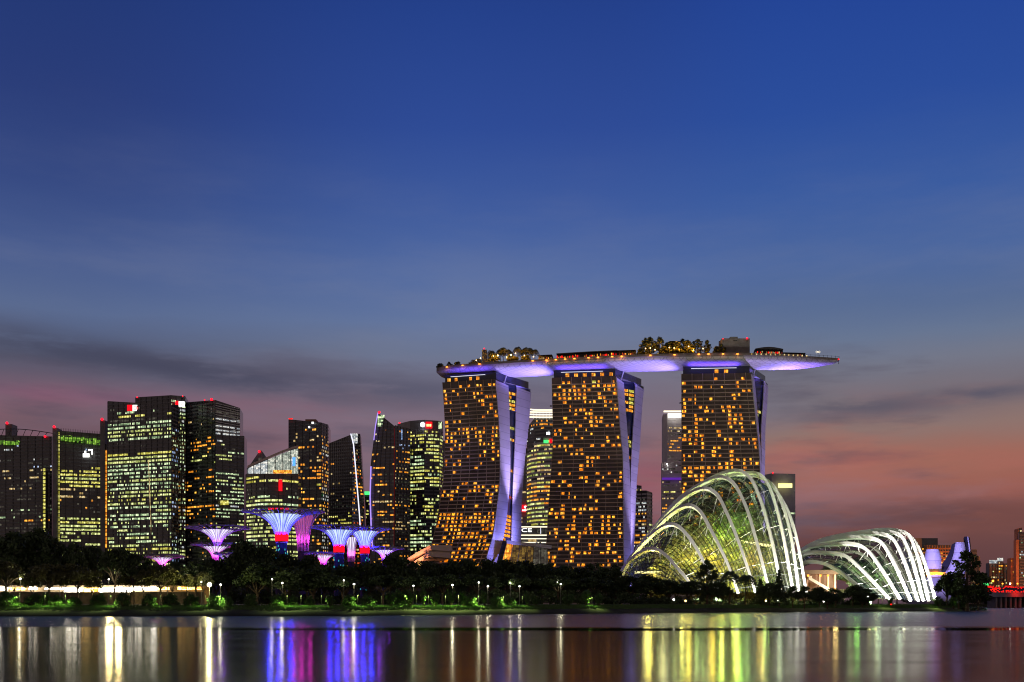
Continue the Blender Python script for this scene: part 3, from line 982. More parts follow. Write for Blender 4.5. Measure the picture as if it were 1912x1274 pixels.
# --- between the hotel towers
t = tower('office_tower', 'blue-glass tower with bright white ringed crown between first and second hotel towers', 'office tower',
          [dict(pts=[(984, 1340), (998, 1325), (1016, 1318), (1040, 1325)], tops=[800, 782, 780, 781], depth=40, pitch=4.4, cell=2.4, frac=.55, mull=0,
                specs=[[(786, 800, .5, 2, [AM]), (800, 850, .1, 2, [WH])]] * 3)], wall='blue_glass', seed=37)
for a, (y0, r_) in enumerate(((779, 36), (774, 34), (769.5, 31), (765.5, 27))):
    pts = [P(1018 + r_ * math.cos(math.pi * (1 + q / 14)), y0 + 2.4 * math.sin(math.pi * q / 14) * 0.6, 1322 - 10 * math.sin(math.pi * q / 14)) for q in range(15)]
    rod(t, 'crown_ring', pts, 0.95, M['tube_white'])
for q in range(7):
    b_ = MB(); x = 996 + q * 6; b_.tube([P(x, 784, 1316), P(x, 765, 1318)], 0.35, 4); b_.build('crown_post', M['white_steel'], t)

pts = [(984, 1190), (992, 1176), (1003, 1167), (1016, 1162), (1030, 1160), (1044, 1163)]
t = tower('office_tower', 'curved banded tower of bright balconies between first and second hotel towers', 'office tower',
          [dict(pts=pts, balconies=True, tops=[845, 832, 824, 818, 814, 812], depth=40, pitch=4.5, cell=1.8, frac=.5, mull=0, out=1.3,
                specs=[[(812, 905, .9, 9, [WA, LI, YE]), (905, 940, .9, 9, [YE, AM]), (940, 1005, .92, 9, [YE, LI, LI])]] * 5)], band='pale_wall', wall='grey_glass', seed=41)
panel(t, 'sign', 1020, 1027, 808, 813, 1160, M['sign_white'])
panel(t, 'sign', 1015, 1024, 823, 828, 1158, M['sign_green'])
panel(t, 'sign', 1026, 1031, 821, 828, 1158, M['sign_red'])

t = tower('office_tower', 'plain grey tower with red sign board and white emblem', 'office tower',
          [dict(pts=[(968, 1250), (987, 1248)], tops=[838, 838], depth=25, specs=[[(860, 1000, .05, 1.1, [WA])]])], wall='pale_spandrel', band='pale_spandrel', seed=43)
panel(t, 'sign_panel', 974, 987, 944, 957, 1245, M['sign_red'])
b_ = MB(); b_.ball(P(981, 948, 1243), 1.6, 6); b_.build('emblem', M['sign_white'], t)
for a in range(4):
    panel(t, 'sign_letter', 975.3 + a * 2.7, 977.3 + a * 2.7, 952.5, 955.5, 1243.8, M['sign_white'], 0.3)

t = thing('podium_building', 'long low podium with stacked white light strips and glowing letters', 'podium', P(1000, 1128, 1060))
b_ = MB(); b_.box(xp(955, 1060), xp(1042, 1060), 1060, 1100, GZ, zp(983, 1060)); b_.build('wall', M['dark_glass'], t)
for (ya, yb, xa, xb) in ((984, 986, 972, 1036), (999.5, 1001.5, 972, 1034), (1006.3, 1008, 972, 1034), (1013.3, 1015, 972, 1033)):
    panel(t, 'light_strip', xa, xb, ya, yb, 1059.5, M['tube_white'], 0.8)
for x in (1009, 1023):
    panel(t, 'light_post', x, x + 1, 986.5, 998, 1059.7, M['tube_cool'], 0.3)
lettering(t, 'sign_letters', 'CE', 974, 993, 987.5, 994.5, 1059, M['sign_white'])
panel(t, 'window', 986, 1002, 1007.9, 1012.6, 1059.8, M['w_warm'], 0.2)
panel(t, 'window', 1003, 1030, 990, 997, 1059.9, M['w_dim'], 0.1)

# hotel atrium between first and second towers: sloping glass lean-to
t = thing('glass_atrium', 'low glass atrium with sloping roof and orange lit interior between hotel towers', 'atrium', P(970, 1128, 880))
ya = 872
b_ = MB()
A, B_, C_, D_ = P(934, 1062, ya), P(1024, 1066, ya), P(1022, 1026, ya), P(946, 1016, ya)
for q in range(6):
    f0, f1 = q / 6, (q + 1) / 6
    pq = [A.lerp(B_, f0 + .006), A.lerp(B_, f1 - .006), D_.lerp(C_, f1 - .006), D_.lerp(C_, f0 + .006)]
    b2 = MB(); b2.face(*pq); b2.build('glass_bay', M['w_amber'] if q < 1 else window_mat('window_atrium', (150, 110, 40), 0.5, 2.4, (190, 150, 60), 0.2) if q < 4 else M['w_dim'], t)
b_.grid([[D_ + Vector((0, -1, 0)), C_ + Vector((3, -1, 0))], [P(946, 1010, ya) + Vector((0, -1, 0)), P(1024, 1020, ya) + Vector((3, -1, 0))], [P(952, 1011, ya + 40), P(1028, 1020, ya + 40)]])
b_.build('roof', M['fin_panel'], t)
for q in range(7):
    b2 = MB(); b2.tube([A.lerp(B_, q / 6) - Vector((0, .3, 0)), D_.lerp(C_, q / 6) - Vector((0, .3, 0))], 0.3, 4); b2.build('mullion', M['mullion'], t)

t = tower('office_tower', 'pale slab tower with white glaring crown sign between second and third hotel towers', 'office tower',
          [dict(pts=[(1238, 1430), (1246, 1418), (1290, 1424)], tops=[775, 774, 774], depth=30, pitch=4.3, cell=2.2, frac=.45, mull=3,
                specs=[None, [(785, 797, .0, 1, [DI]), (797, 870, .5, 3, [WA, AM, DI]), (870, 885, 0, 1, [DI]), (885, 1000, .45, 3, [WA, AM, DI])]]),
           dict(pts=[(1236, 1412), (1290, 1405)], tops=[864, 864], depth=20, pitch=4.3, cell=2.2, frac=.5, mull=5, specs=[[(868, 890, .1, 1.2, [WH]), (890, 1010, .4, 2.5, [WA, AM, YE, WH, DI])]])], wall='pale_wall', band='pale_wall', mull='pale_wall', seed=47)
panel(t, 'crown_bar', 1239, 1276, 768.5, 771, 1412, M['tube_white'], 3)
panel(t, 'crown_sign', 1247, 1276, 773, 781, 1412, M['sign_white'], 1)
panel(t, 'violet_strip', 1236, 1275, 893, 897, 1404, glow('violet_strip', (110, 50, 190), 0.7), 0.5)
panel(t, 'window', 1244, 1246, 867, 869, 1403, M['lamp_white'], 0.3)

t = tower('office_tower', 'small banded office tower behind the leaning fin of the second hotel tower', 'office tower',
          [dict(pts=[(1180, 1300), (1207, 1290), (1218, 1302)], tops=[917, 917, 921], depth=30, pitch=4.3, cell=2.2, frac=.55, mull=6,
                specs=[[(918, 935, .1, 2, [DI]), (935, 1040, .7, 5, [WA, LI, AM, WH])], [(935, 1040, .5, 2, [DI, LI])]]),
           dict(pts=[(1180, 1310), (1198, 1310)], tops=[906, 908], depth=10, pitch=4.3, specs=[[(905, 917, .5, 1.2, [WA])]])], wall='grey_glass', band='pale_wall', seed=53)

t = tower('office_tower', 'brown-grey tower with yellow lit sign rising behind the tall glass dome', 'office tower',
          [dict(pts=[(1425, 1320), (1441, 1300), (1485, 1308)], tops=[888, 885, 886], depth=35, pitch=5.2, cell=2.4, frac=.45, crown=34, mull=0,
                specs=[[(920, 1000, .1, 1.5, [WH])], [(915, 932, .15, 2, [DI]), (932, 1060, .32, 3, [WH, DI, G])]])], wall='pale_spandrel', band='pale_spandrel', seed=59)
panel(t, 'sign_panel', 1453, 1479, 904, 912, 1297, M['sign_yellow'], 0.8)
beacon(t, 1443, 884, 1299, 1.5)


# --- petal museum and the districts behind it
def outline_solid(root, name, pts, Y, depth, mat, inner=None):
    """an upright curved shell: outline at Y, real thickness depth, leaning back a little"""
    b_ = MB(); n = len(pts)
    fr = [P(a, c, Y) for a, c in pts]
    bk = [v + Vector((v.x * 0.02, depth, 0)) for v in fr]
    b_.face(*fr); b_.face(*bk[::-1])
    for i in range(n):
        j = (i + 1) % n
        b_.face(fr[j], fr[i], bk[i], bk[j])
    return b_.build(name, mat, root)


def loft_petal(root, name, left, right, Y, depth, mat, bulge=3.0):
    """a petal face between two outlines of (px, py), bulging toward the viewer, with a back"""
    L = crom([P(a, c, Y) for a, c in left], 14); R = crom([P(a, c, Y) for a, c in right], 14)
    b_ = MB(); rows = []
    for l, r in zip(L, R):
        front = []
        for q in range(7):
            f = q / 6
            front.append(l.lerp(r, f) - Vector((0, bulge * math.sin(math.pi * f), 0)))
        rows.append(front + [r + Vector((r.x * depth / Y - .3, depth, 0)), l + Vector((l.x * depth / Y + .3, depth, 0))])
    b_.grid(rows, close=True); b_.face(*rows[0]); b_.face(*rows[-1])
    return b_.build(name, mat, root, True)


mus = thing('petal_museum', 'violet-lit museum of curved white petals behind the low glass dome', 'museum', P(1770, 1128, 840))
loft_petal(mus, 'petal', [(1731, 1078), (1729, 1060), (1727, 1042), (1729, 1027)], [(1758, 1078), (1758, 1060), (1757, 1042), (1753, 1027)], 830, 14, M['fin_panel'])
loft_petal(mus, 'petal', [(1762, 1074), (1772, 1058), (1780, 1037), (1784, 1014)], [(1802, 1074), (1804, 1058), (1804, 1037), (1801, 1014)], 835, 16, M['fin_panel'], 2)
outline_solid(mus, 'petal_shade_side', [(1758, 1071), (1759, 1054), (1767, 1043), (1775, 1026), (1777, 1018), (1784, 1014), (1780, 1037), (1772, 1058), (1763, 1073)], 836.5, 14, principled('petal_shade_paint', (.012, .012, .018), .7))  # near-black colour stands for shade on the petal's inner side
outline_solid(mus, 'petal_shade_side', [(1801, 1046), (1799, 1006), (1801, 1003), (1806, 1003), (1808, 1020), (1807, 1046)], 838, 12, MATS['petal_shade_paint'])  # same painted shade on the slim petal
loft_petal(mus, 'petal', [(1808, 1050), (1809, 1030), (1806, 1003)], [(1811, 1050), (1812, 1028), (1808, 1003)], 838, 12, M['fin_panel'], .5)
b_ = MB(); b_.box(xp(1722, 845), xp(1800, 845), 838, 870, GZ, zp(1080, 845)); b_.build('base_hall', M['concrete'], mus)
rod(mus, 'entrance_canopy', [P(1730, 1073, 822), P(1748, 1071.5, 820), P(1766, 1073.5, 822)], 1.2, M['lamp_orange'])
for px, dx_ in ((1742, -4), (1790, 4)):
    light('petal_floodlight', 'SPOT', P(px, 1124, 760), 3.0e5, (160, 150, 255), mus, 1.0, P(px + dx_, 1045, 832), 50)

t = tower('office_block', 'dark wide block with yellow lit top floor behind the low glass dome', 'office block',
          [dict(pts=[(1700, 1500), (1751, 1495)], tops=[1006, 1006], depth=30, pitch=5, cell=2.6, crown=9, specs=[[(1012, 1020, .9, 9, [YE]), (1020, 1100, .35, 2, [LI, AM])]])], wall='spandrel', seed=61)
t = tower('apartment_block', 'orange-lit block with rows of dark windows behind the museum petals', 'apartment block',
          [dict(pts=[(1731, 1450), (1775, 1445)], tops=[1018, 1019], depth=30, pitch=4.2, cell=3.4, frac=.5, mull=1, specs=[[(1020, 1110, .5, 1.3, [AM, WA])]])],
          wall='dark_glass', band='orange_wall', mull='orange_wall', seed=67)
light('street_glow', 'SPOT', P(1752, 1110, 1350), 5e5, (255, 150, 80), t, 2.0, P(1752, 1050, 1445), 70)
t = tower('office_block', 'faint grey block with few windows behind the tall waterside tree', 'office block',
          [dict(pts=[(1812, 1500), (1824, 1500)], tops=[1027, 1027], depth=30, pitch=5, cell=2.6, specs=[[(1030, 1110, .1, 1, [WA])]]),
           dict(pts=[(1824, 1510), (1830, 1510)], tops=[1040, 1040], depth=30, specs=[None])], wall='concrete', band='spandrel', seed=71)
FARB = [(1847, 1862, 1047, 'pale flat block with floodlit white crown, nearest the road sign', True, 73), (1862, 1873, 1043, 'slim pale block with tallest floodlit crown among blocks beyond the bridge', True, 74),
        (1875, 1888, 1048, 'pale block with half-lit crown next to the orange slab', True, 75)]
for (xa, xb, yt, lab, crown, sd) in FARB:
    t = tower('apartment_block', lab, 'apartment block', [dict(pts=[(xa, 1650), (xb, 1655)], tops=[yt + 5, yt + 5], depth=30, pitch=4.4, cell=3, mull=2, specs=[[(yt + 8, 1110, .28, 1.3, [WA, LI, AM, DI])]])],
              wall='concrete', band='spandrel', seed=sd)
    panel(t, 'crown', xa + .3 if xa != 1875 else 1884, xb - .3, yt, yt + 6, 1649, M['w_white'], 1.0)
t = tower('apartment_block', 'narrow orange slab beyond the bridge', 'apartment block',
          [dict(pts=[(1887, 1600), (1897, 1600)], tops=[1043, 1044], depth=30, pitch=4.2, cell=3, mull=1, specs=[[(1045, 1112, .25, 1, [AM, RE])]])], wall='orange_wall', band='orange_wall', mull='orange_wall', seed=77)
light('street_glow', 'SPOT', P(1892, 1115, 1500), 2.5e5, (255, 130, 70), t, 2.0, P(1892, 1070, 1600), 60)
t = tower('apartment_tower', 'tallest tower beyond the bridge, orange stepped edge and dark glass face', 'tower',
          [dict(pts=[(1900, 1500), (1908, 1498)], tops=[988, 986], depth=25, pitch=4.2, cell=3, mull=1, wall='orange_wall', specs=[[(990, 1010, .3, 1, [WA])]]),
           dict(pts=[(1903, 1490), (1930, 1490), (1990, 1500)], tops=[996, 992, 992], depth=20, pitch=4.2, cell=2.6, specs=[[(1000, 1110, .3, 2, [WH, G, DI])], [(1000, 1110, .3, 2, [WH, G])]]),
           dict(pts=[(1897.5, 1494), (1903, 1492)], tops=[1009, 1009], depth=20, pitch=4.2, cell=2.6, wall='orange_wall', specs=[None])], seed=79)
light('street_glow', 'SPOT', P(1899, 1112, 1420), 3e5, (255, 140, 80), t, 2.0, P(1902, 1040, 1494), 70)

# bridge with queueing tail lights
br = thing('road_bridge', 'low road bridge lined with red lights crossing the channel mouth', 'bridge', P(1870, 1128, 980))
Yb = 960
b_ = MB(); b_.box(xp(1828, Yb), 900, Yb, Yb + 26, zp(1116, Yb), zp(1108.5, Yb)); b_.build('deck', M['concrete'], br)
b_ = MB(); b_.box(xp(1828, Yb), 900, Yb - .5, Yb - .1, zp(1108.5, Yb), zp(1107.6, Yb)); b_.build('parapet', M['spandrel'], br)
for q in range(6):
    x = xp(1862 + q * 9, Yb)
    b_ = MB(); b_.box(x, x + 1.5, Yb + 3, Yb + 20, -1, zp(1116, Yb)); b_.build('pier', M['concrete'], br)
for q in range(7):
    x = 1872 + q * 14
    b_ = MB(); b_.tube([P(x, 1106, Yb + 2), P(x, 1092, Yb + 2)], .18, 5); b_.build('lamp_post', M['dark_metal'], br)
    b_ = MB(); b_.ball(P(x, 1091, Yb + 2), .7, 6); b_.build('lamp_head', M['lamp_white' if q % 2 else 'lamp_orange'], br)
rnd = random.Random(9)


def car_mesh():
    b_ = MB()
    b_.prism([(-2.2, -.9), (2.2, -.9), (2.2, .9), (-2.2, .9)], .35, .95)
    b_.prism([(-1.5, -.8), (1.0, -.8), (1.0, .8), (-1.5, .8)], .95, 1.5)
    return b_


mb = MB()
mb.grid([[(xp(1836, 1000), 996, zp(1108.5, Yb) - .4), (900, 996, zp(1108.5, Yb) - .4)], [(xp(1836, 1080), 1080, zp(1097, 1080)), (1000, 1080, zp(1097, 1080))], [(xp(1836, 1100), 1100, GZ), (1000, 1100, GZ)]])
structure('road', mb, principled('asphalt', (.05, .05, .05), .9))
spots = [(1834 + q * 4.6, Yb + (6 + 5 * (q % 3)), zp(1108.5, Yb) + .02) for q in range(34)]
for q in range(60):
    yy = 1000 + rnd.choice((6, 20, 34, 48, 62, 74)); f_ = (yy - 996) / 84
    spots.append((1842 + rnd.uniform(0, 100), yy, (zp(1108.5, Yb) - .4) * (1 - f_) + zp(1097, 1080) * f_))
car0 = None
for (px, yy, base) in spots:
    if car0 is None:
        c = thing('car', 'car with glowing red tail lights queueing on the bridge', 'car', (xp(px, yy), yy, base), 'cars queueing on the bridge')
        b_ = car_mesh(); b_.build('body', principled('car_paint', (.12, .12, .13), .3), c, origin=(0, 0, 0))
        for s_ in (-1, 1):
            b_ = MB(); b_.box(s_ * 1.6 - .5, s_ * 1.6 + .5, -1.02, -.9, .75, 1.45)
            b_.build('tail_light', M['lamp_red'], c, origin=(0, 0, 0))
        car0 = c
    else:
        c = car0.copy(); COL.objects.link(c); c.location = (xp(px, yy), yy, base)
        for ch in list(car0.children):
            d = ch.copy(); COL.objects.link(d); d.parent = c
light('added_red_fill', 'AREA', P(1900, 1103, Yb - 4), 1.2e3, (255, 30, 20), br, 6, P(1900, 1112, Yb + 5))  # added red area light with no fitting; reddens bridge edge and piers
sg = thing('road_sign', 'green lit direction sign standing over the bridge end', 'sign', P(1843, 1108, Yb + 3))
b_ = MB(); b_.box(xp(1839, Yb), xp(1848, Yb), Yb + 2.6, Yb + 3, zp(1095, Yb), zp(1090, Yb)); b_.build('panel', M['sign_green'], sg)
for x in (1840.5, 1846.5):
    b_ = MB(); b_.tube([P(x, 1108.5, Yb + 3.3), P(x, 1090, Yb + 3.3)], .2, 5); b_.build('post', M['dark_metal'], sg)


# ------------------------------------------------------------------ the hotel: three leaning towers
PITCH = 3.32


def line3(tab, Ytop, dyt):
    """tab [(py, px)], depth Ytop + dy(py) -> [(z, x, y)] smoothed"""
    pts = []
    for py, px in tab:
        Y = Ytop + float(np.interp(py, [q[0] for q in dyt], [q[1] for q in dyt]))
        p = P(px, py, Y); pts.append(p)
    pts.sort(key=lambda v: v.z)
    lo = pts[0].copy()
    if lo.z > GZ:
        d = pts[0] - pts[1]; pts.insert(0, pts[0] + d * ((GZ - pts[0].z) / d.z))
    c = crom(pts, 60)
    return [(v.z, v.x, v.y) for v in c]


def hotel_tower(label, L, R, Y, dyt, fin, seed, dens, group, core_win):
    """L, R: facade edges; fin: rows (py, a, b, c, d) front fin a-b, core b-c, back fin c-d"""
    rnd = random.Random(seed)
    YL, YR = Y
    ztop = 192.6
    lL = line3(L, YL, dyt); lR = line3(R, YR, dyt)
    # make both end exactly at the roof
    surf = Surf(lL, lR)
    base = surf.p(0.5, GZ)
    root = thing('hotel_tower', label, 'hotel tower', (base.x, base.y, GZ), group)
    zs = list(np.linspace(GZ, ztop, 48))
    # fin edge lines; the fins run back from the facade edge
    back = [(q[0], [(-0 + 0)]) for q in fin]

    def fl(idx, dY, sl=1.0):
        d2 = [(py, v * sl) for py, v in dyt]
        return np.array(line3([(r[0], r[idx]) for r in fin], YR + dY, d2))
    la, lb, lc, ld = fl(1, 0.0), fl(2, 17.0, .9), fl(3, 25.0, .2), fl(4, 44.0, .0)

    def at(l, z):
        return Vector((float(np.interp(z, l[:, 0], l[:, 1])), float(np.interp(z, l[:, 0], l[:, 2])), z))
    # facade glass
    g = MB(); g.grid([[surf.p(u, z) for u in np.linspace(0, 1, 9)] for z in zs]); g.build('glass_wall', M['hotel_glass'], root)
    # solid left end + back + roof
    e = MB()
    rows = []
    for z in zs:
        l = surf.p(0, z)
        sh = at(ld, z) - at(la, z)
        rows.append([l, l + sh, at(ld, z)])
    e.grid(rows)
    rr = [surf.p(0, ztop), surf.p(1, ztop), at(ld, ztop), surf.p(0, ztop) + (at(ld, ztop) - at(la, ztop))]
    e.face(*rr)
    e.build('back_wall', M['spandrel'], root)
    # fins: shallow curved slabs 1.2 m thick, slightly proud above the roof
    for nm, l0, l1, zt in (('front_fin', la, lb, ztop - 1.0), ('back_fin', lc, ld, ztop - 1.5)):
        b_ = MB(); rows = []
        z2 = list(np.linspace(GZ, zt, 48))
        for z in z2:
            a, c = at(l0, z), at(l1, z)
            d = (c - a); d.z = 0; d.normalize(); nrm = Vector((d.y, -d.x, 0))
            tp = .6
            if z > zt - 0.1:
                c = c - Vector((0, 0, 1.2))
            rows.append([a + nrm * tp - d * .4, c + nrm * tp, c, a - d * .4])
        b_.grid(rows, close=True); b_.face(*rows[-1]); b_.face(*rows[0])
        b_.build(nm, M['fin_panel'], root, False)
    # core between the fins
    b_ = MB(); rows = [[at(lb, z) + Vector((-1.2, 1.0, 0)), at(lc, z) + Vector((-.5, 1.0, 0))] for z in zs if (at(lc, z) - at(lb, z)).x > 0.4]
    b_.grid(rows); b_.build('core_glass', M['blue_glass'], root)
    # floors, bays, windows
    bands = MB(); mulls = MB(); quads = []
    nf = int((ztop - GZ) / PITCH)
    nc = 13 * 2
    for f in range(nf):
        zb = GZ + f * PITCH
        hb = 0.85
        pa = []
        for u in np.linspace(0, 1, 7):
            pa.append((surf.p(u, zb, 0), surf.p(u, zb, .8), surf.p(u, zb + hb, .8), surf.p(u, zb + hb, 0)))
        bands.grid([list(q) for q in pa], close=True)
        bands.face(*pa[0]); bands.face(*pa[-1])
    for c in range(0, nc + 1, 4):
        u = c / nc
        hw = .16 / surf.width(100)
        o_ = .75
        for q0, q1 in zip(zs, zs[1:]):
            mulls.face(surf.p(max(0, u - hw), q0, o_), surf.p(min(1, u + hw), q0, o_), surf.p(min(1, u + hw), q1, o_), surf.p(max(0, u - hw), q1, o_))
            mulls.face(surf.p(min(1, u + hw), q0, o_), surf.p(min(1, u + hw), q0, 0), surf.p(min(1, u + hw), q1, 0), surf.p(min(1, u + hw), q1, o_))
            mulls.face(surf.p(max(0, u - hw), q0, 0), surf.p(max(0, u - hw), q0, o_), surf.p(max(0, u - hw), q1, o_), surf.p(max(0, u - hw), q1, 0))
    colbias = [rnd.uniform(.75, 1.3) for _ in range(13)]
    prev = [False] * 13
    for f in range(nf):
        zb = GZ + f * PITCH
        py = HY - (zb + 1.8 - EYE) * F / YR
        dn = 0
        for (y0, y1, d) in dens:
            if y0 <= py < y1:
                dn = d
        cur = [False] * 13
        for c in range(13):
            pr = 1.2 * dn * colbias[c] * (1.25 if prev[c] else .92) * (1.2 if c and cur[c - 1] else .95)
            if rnd.random() < pr:
                cur[c] = True
                u0 = (c + rnd.choice((.14, .14, .3, .42))) / 13; u1 = (c + rnd.choice((.84, .84, .7, .6))) / 13
                m = rnd.choice(['w_hotel'] * 6 + ['w_amber'] * 2 + ['w_yellow' if py < 720 else 'w_hotel'])
                z0_, z1_ = zb + 1.0, zb + PITCH - rnd.choice((.2, .2, .6))
                quads.append(((surf.p(u0, z0_, .12), surf.p(u1, z0_, .12), surf.p(u1, z1_, .12), surf.p(u0, z1_, .12)), M[m]))
        prev = cur
    # windows in the slot between the fins
    for f in range(2, nf - 1):
        zb = GZ + f * PITCH
        py = HY - (zb + 1.8 - EYE) * F / YR
        for (y0, y1, d, mt) in core_win:
            if y0 <= py < y1 and rnd.random() < d:
                a = at(lb, zb) + Vector((-.6, .7, 0)); c = at(lc, zb) + Vector((-.5, .7, 0))
                if (c - a).x < 1.0:
                    continue
                for (q0, q1) in ((.08, .45), (.52, .95)):
                    if rnd.random() < .8:
                        p0, p1 = a.lerp(c, q0), a.lerp(c, q1)
                        quads.append(((p0 + Vector((0, -.1, .6)), p1 + Vector((0, -.1, .6)), p1 + Vector((0, -.1, PITCH - .5)), p0 + Vector((0, -.1, PITCH - .5))), M[rnd.choice(mt)]))
    bands.build('slab_edge_trim', M['brown_frame'], root)
    mulls.build('bay_fins', M['brown_frame'], root)
    window_objects(root, quads, 100)
    # recessed crown storey
    b_ = MB()
    p0, p1 = surf.p(.03, ztop, -2.5), surf.p(.99, ztop, -2.5)
    sh = (at(ld, ztop) - at(la, ztop)) * .93
    poly = [(p0.x, p0.y), (p1.x, p1.y), (p1.x + sh.x, p1.y + sh.y), (p0.x + sh.x, p0.y + sh.y)]
    b_.prism(poly, ztop + .01, ztop + 6.5); crown = b_.build('crown_storey', M['blue_glass'], root)
    csurf = Surf([(0, p0.x, p0.y), (300, p0.x, p0.y)], [(0, p1.x, p1.y), (300, p1.x, p1.y)])
    for u in np.linspace(0.05, .9, 7):
        if rnd.random() < .5:
            b_ = MB(); b_.face(csurf.p(u, ztop + .8, .1), csurf.p(u + .06, ztop + .8, .1), csurf.p(u + .06, ztop + 3.6, .1), csurf.p(u, ztop + 3.6, .1))
            b_.build('crown_window', M['w_amber'], crown)
    b_ = MB(); b_.tube([csurf.p(.12, ztop + 4.6, 1.2), csurf.p(.8, ztop + 4.6, 1.2)], .22, 4); b_.build('cove_light', M['tube_cool'], root)
    # slanted struts carrying the deck at the fin
    a = at(la, ztop - 1).lerp(at(lb, ztop - 1), .7)
    for dx_ in (-5, 3.5):
        b_ = MB(); b_.tube([a, a + Vector((dx_, 2, 11))], .5, 6); b_.build('strut', M['white_steel'], root)
    # violet cove lights and floodlights
    mid = csurf.p(.5, ztop + 6.8, 4.5)
    light('cove_glow', 'AREA', csurf.p(.45, ztop + 3.8, 4.0), 4200, (96, 60, 255), root, 40, csurf.p(.45, ztop + 30, 8), shape2=3)
    return root, surf, at, la, lb, lc, ld


HG = 'hotel towers under the roof deck'
dyt1 = [(700, 0), (850, -2), (900, -5), (950, -12), (1000, -22), (1050, -34), (1128, -50)]
t1 = hotel_tower('hotel tower with the most sharply flaring foot, under the blunt end of the roof deck',
                 [(712, 826), (740, 828), (800, 831), (870, 830), (900, 827.5), (950, 820), (1000, 810.5), (1050, 795)],
                 [(705, 925), (760, 929), (800, 931.5), (850, 933), (900, 932.6), (950, 927), (1000, 920), (1045, 907), (1060, 902)], (914, 900), dyt1,
                 [(715, 925, 948, 965, 991), (760, 929, 950, 963.5, 989), (800, 931.5, 951, 962, 986), (850, 933, 952, 960, 980), (900, 932.6, 951, 957.6, 976), (950, 927, 947, 956, 973), (1000, 920, 940, 954.4, 972), (1045, 907, 928, 952, 969)],
                 101, [(700, 745, .34), (745, 800, .2), (800, 868, .26), (868, 905, .05), (905, 942, .26), (942, 962, .03), (960, 985, .62), (985, 1070, .33)], HG,
                 [(712, 760, .9, ['w_yellow', 'w_amber']), (790, 850, .4, ['w_amber', 'w_yellow']), (850, 940, .35, ['w_amber', 'w_red']), (960, 1010, .9, ['w_amber', 'w_hotel'])])
dyt2 = [(700, 0), (850, -2), (900, -4), (950, -8), (1000, -12), (1050, -16), (1128, -22)]
t2 = hotel_tower('middle hotel tower, its pale fins meeting low down',
                 [(706, 1030), (800, 1032), (850, 1031), (900, 1027.5), (950, 1024), (1000, 1021), (1050, 1017)],
                 [(703, 1150), (760, 1154.5), (810, 1158), (850, 1162), (900, 1163), (1000, 1163.5), (1050, 1164)], (895, 888), dyt2,
                 [(706, 1150, 1163, 1186, 1204), (760, 1154.5, 1166.7, 1184.6, 1198), (810, 1158, 1170.5, 1181, 1195), (850, 1162, 1173, 1178.5, 1192.5), (900, 1163, 1175.5, 1176.5, 1188), (1000, 1163.5, 1175.5, 1176.3, 1184), (1045, 1164, 1175, 1175.8, 1181)],
                 102, [(697, 750, .42), (750, 800, .3), (800, 938, .24), (938, 950, .04), (950, 1070, .32)], HG,
                 [(715, 765, .9, ['w_yellow', 'w_amber']), (800, 850, .6, ['w_yellow', 'w_amber'])])
dyt3 = [(700, 0), (850, -1), (1000, -4), (1128, -8)]
t3 = hotel_tower('hotel tower most squarely facing the river, rising directly behind the tall dome',
                 [(699, 1272), (900, 1272), (1050, 1270)],
                 [(699, 1402), (750, 1407), (800, 1412), (850, 1417), (900, 1419), (1050, 1423)], (880, 876), dyt3,
                 [(699, 1402, 1406.5, 1427, 1434), (750, 1407, 1411.5, 1424.5, 1431.6), (800, 1412, 1415.5, 1420.5, 1428), (850, 1417, 1420, 1421, 1427.5), (900, 1419, 1421.5, 1422, 1426.5), (1050, 1423, 1425, 1425.6, 1429)],
                 103, [(697, 760, .22), (760, 900, .32), (900, 1070, .25)], HG, [(750, 830, .35, ['w_amber', 'w_yellow'])])

# violet floodlights at the feet of the fins (their housings stand on the podium roofs)


def fin_flood(px, py, Y, target, energy, rgb, label, angle=40):
    p = P(px, py, Y)
    t = thing('floodlight', label, 'floodlight', (p.x, p.y, GZ), 'violet floodlights of the hotel')
    b_ = MB(); b_.tube([(p.x, p.y, GZ), (p.x, p.y, p.z - .8)], .3, 6); b_.build('post', M['dark_metal'], t)
    b_ = MB(); b_.box(p.x - .9, p.x + .9, p.y - .5, p.y + .5, p.z - .8, p.z - .1); b_.build('housing', M['dark_metal'], t)
    light('flood_beam', 'SPOT', p + Vector((0, 0, .4)), energy, rgb, t, .6, target, angle, .9)


for (tt, px, zb_, lab) in ((t1, 1002, 56, 'flaring hotel tower'), (t2, 1236, 12, 'middle hotel tower'), (t3, 1478, 12, 'hotel tower behind the tall dome')):
    root, surf, at, la, lb, lc, ld = tt
    Yq = 908
    for n, (zt_, e_, an) in enumerate(((62, 60000, 150), (138, 620000, 48))):
        p = Vector((xp(px, Yq) + 3 * n, Yq - 2 * n, zb_))
        tg = (at(lb, zt_) + at(lc, zt_)) * .5
        t = thing('floodlight', '%s violet floodlight beside the %s' % (('wide low', 'narrow upward')[n], lab), 'floodlight', (p.x, p.y, GZ if zb_ < 20 else zb_ - 2.2), 'violet floodlights of the hotel')
        b_ = MB(); b_.tube([(p.x, p.y, GZ if zb_ < 20 else zb_ - 2.2), (p.x, p.y, p.z - .8)], .3, 6); b_.build('post', M['dark_metal'], t)
        b_ = MB(); b_.box(p.x - .9, p.x + .9, p.y - .5, p.y + .5, p.z - .8, p.z - .1); b_.build('housing', M['dark_metal'], t)
        light('flood_beam', 'SPOT', p + Vector((0, 0, .4)), e_ * 1.6, ((140, 134, 255), (184, 164, 250))[n], t, .6, tg, an, .9)

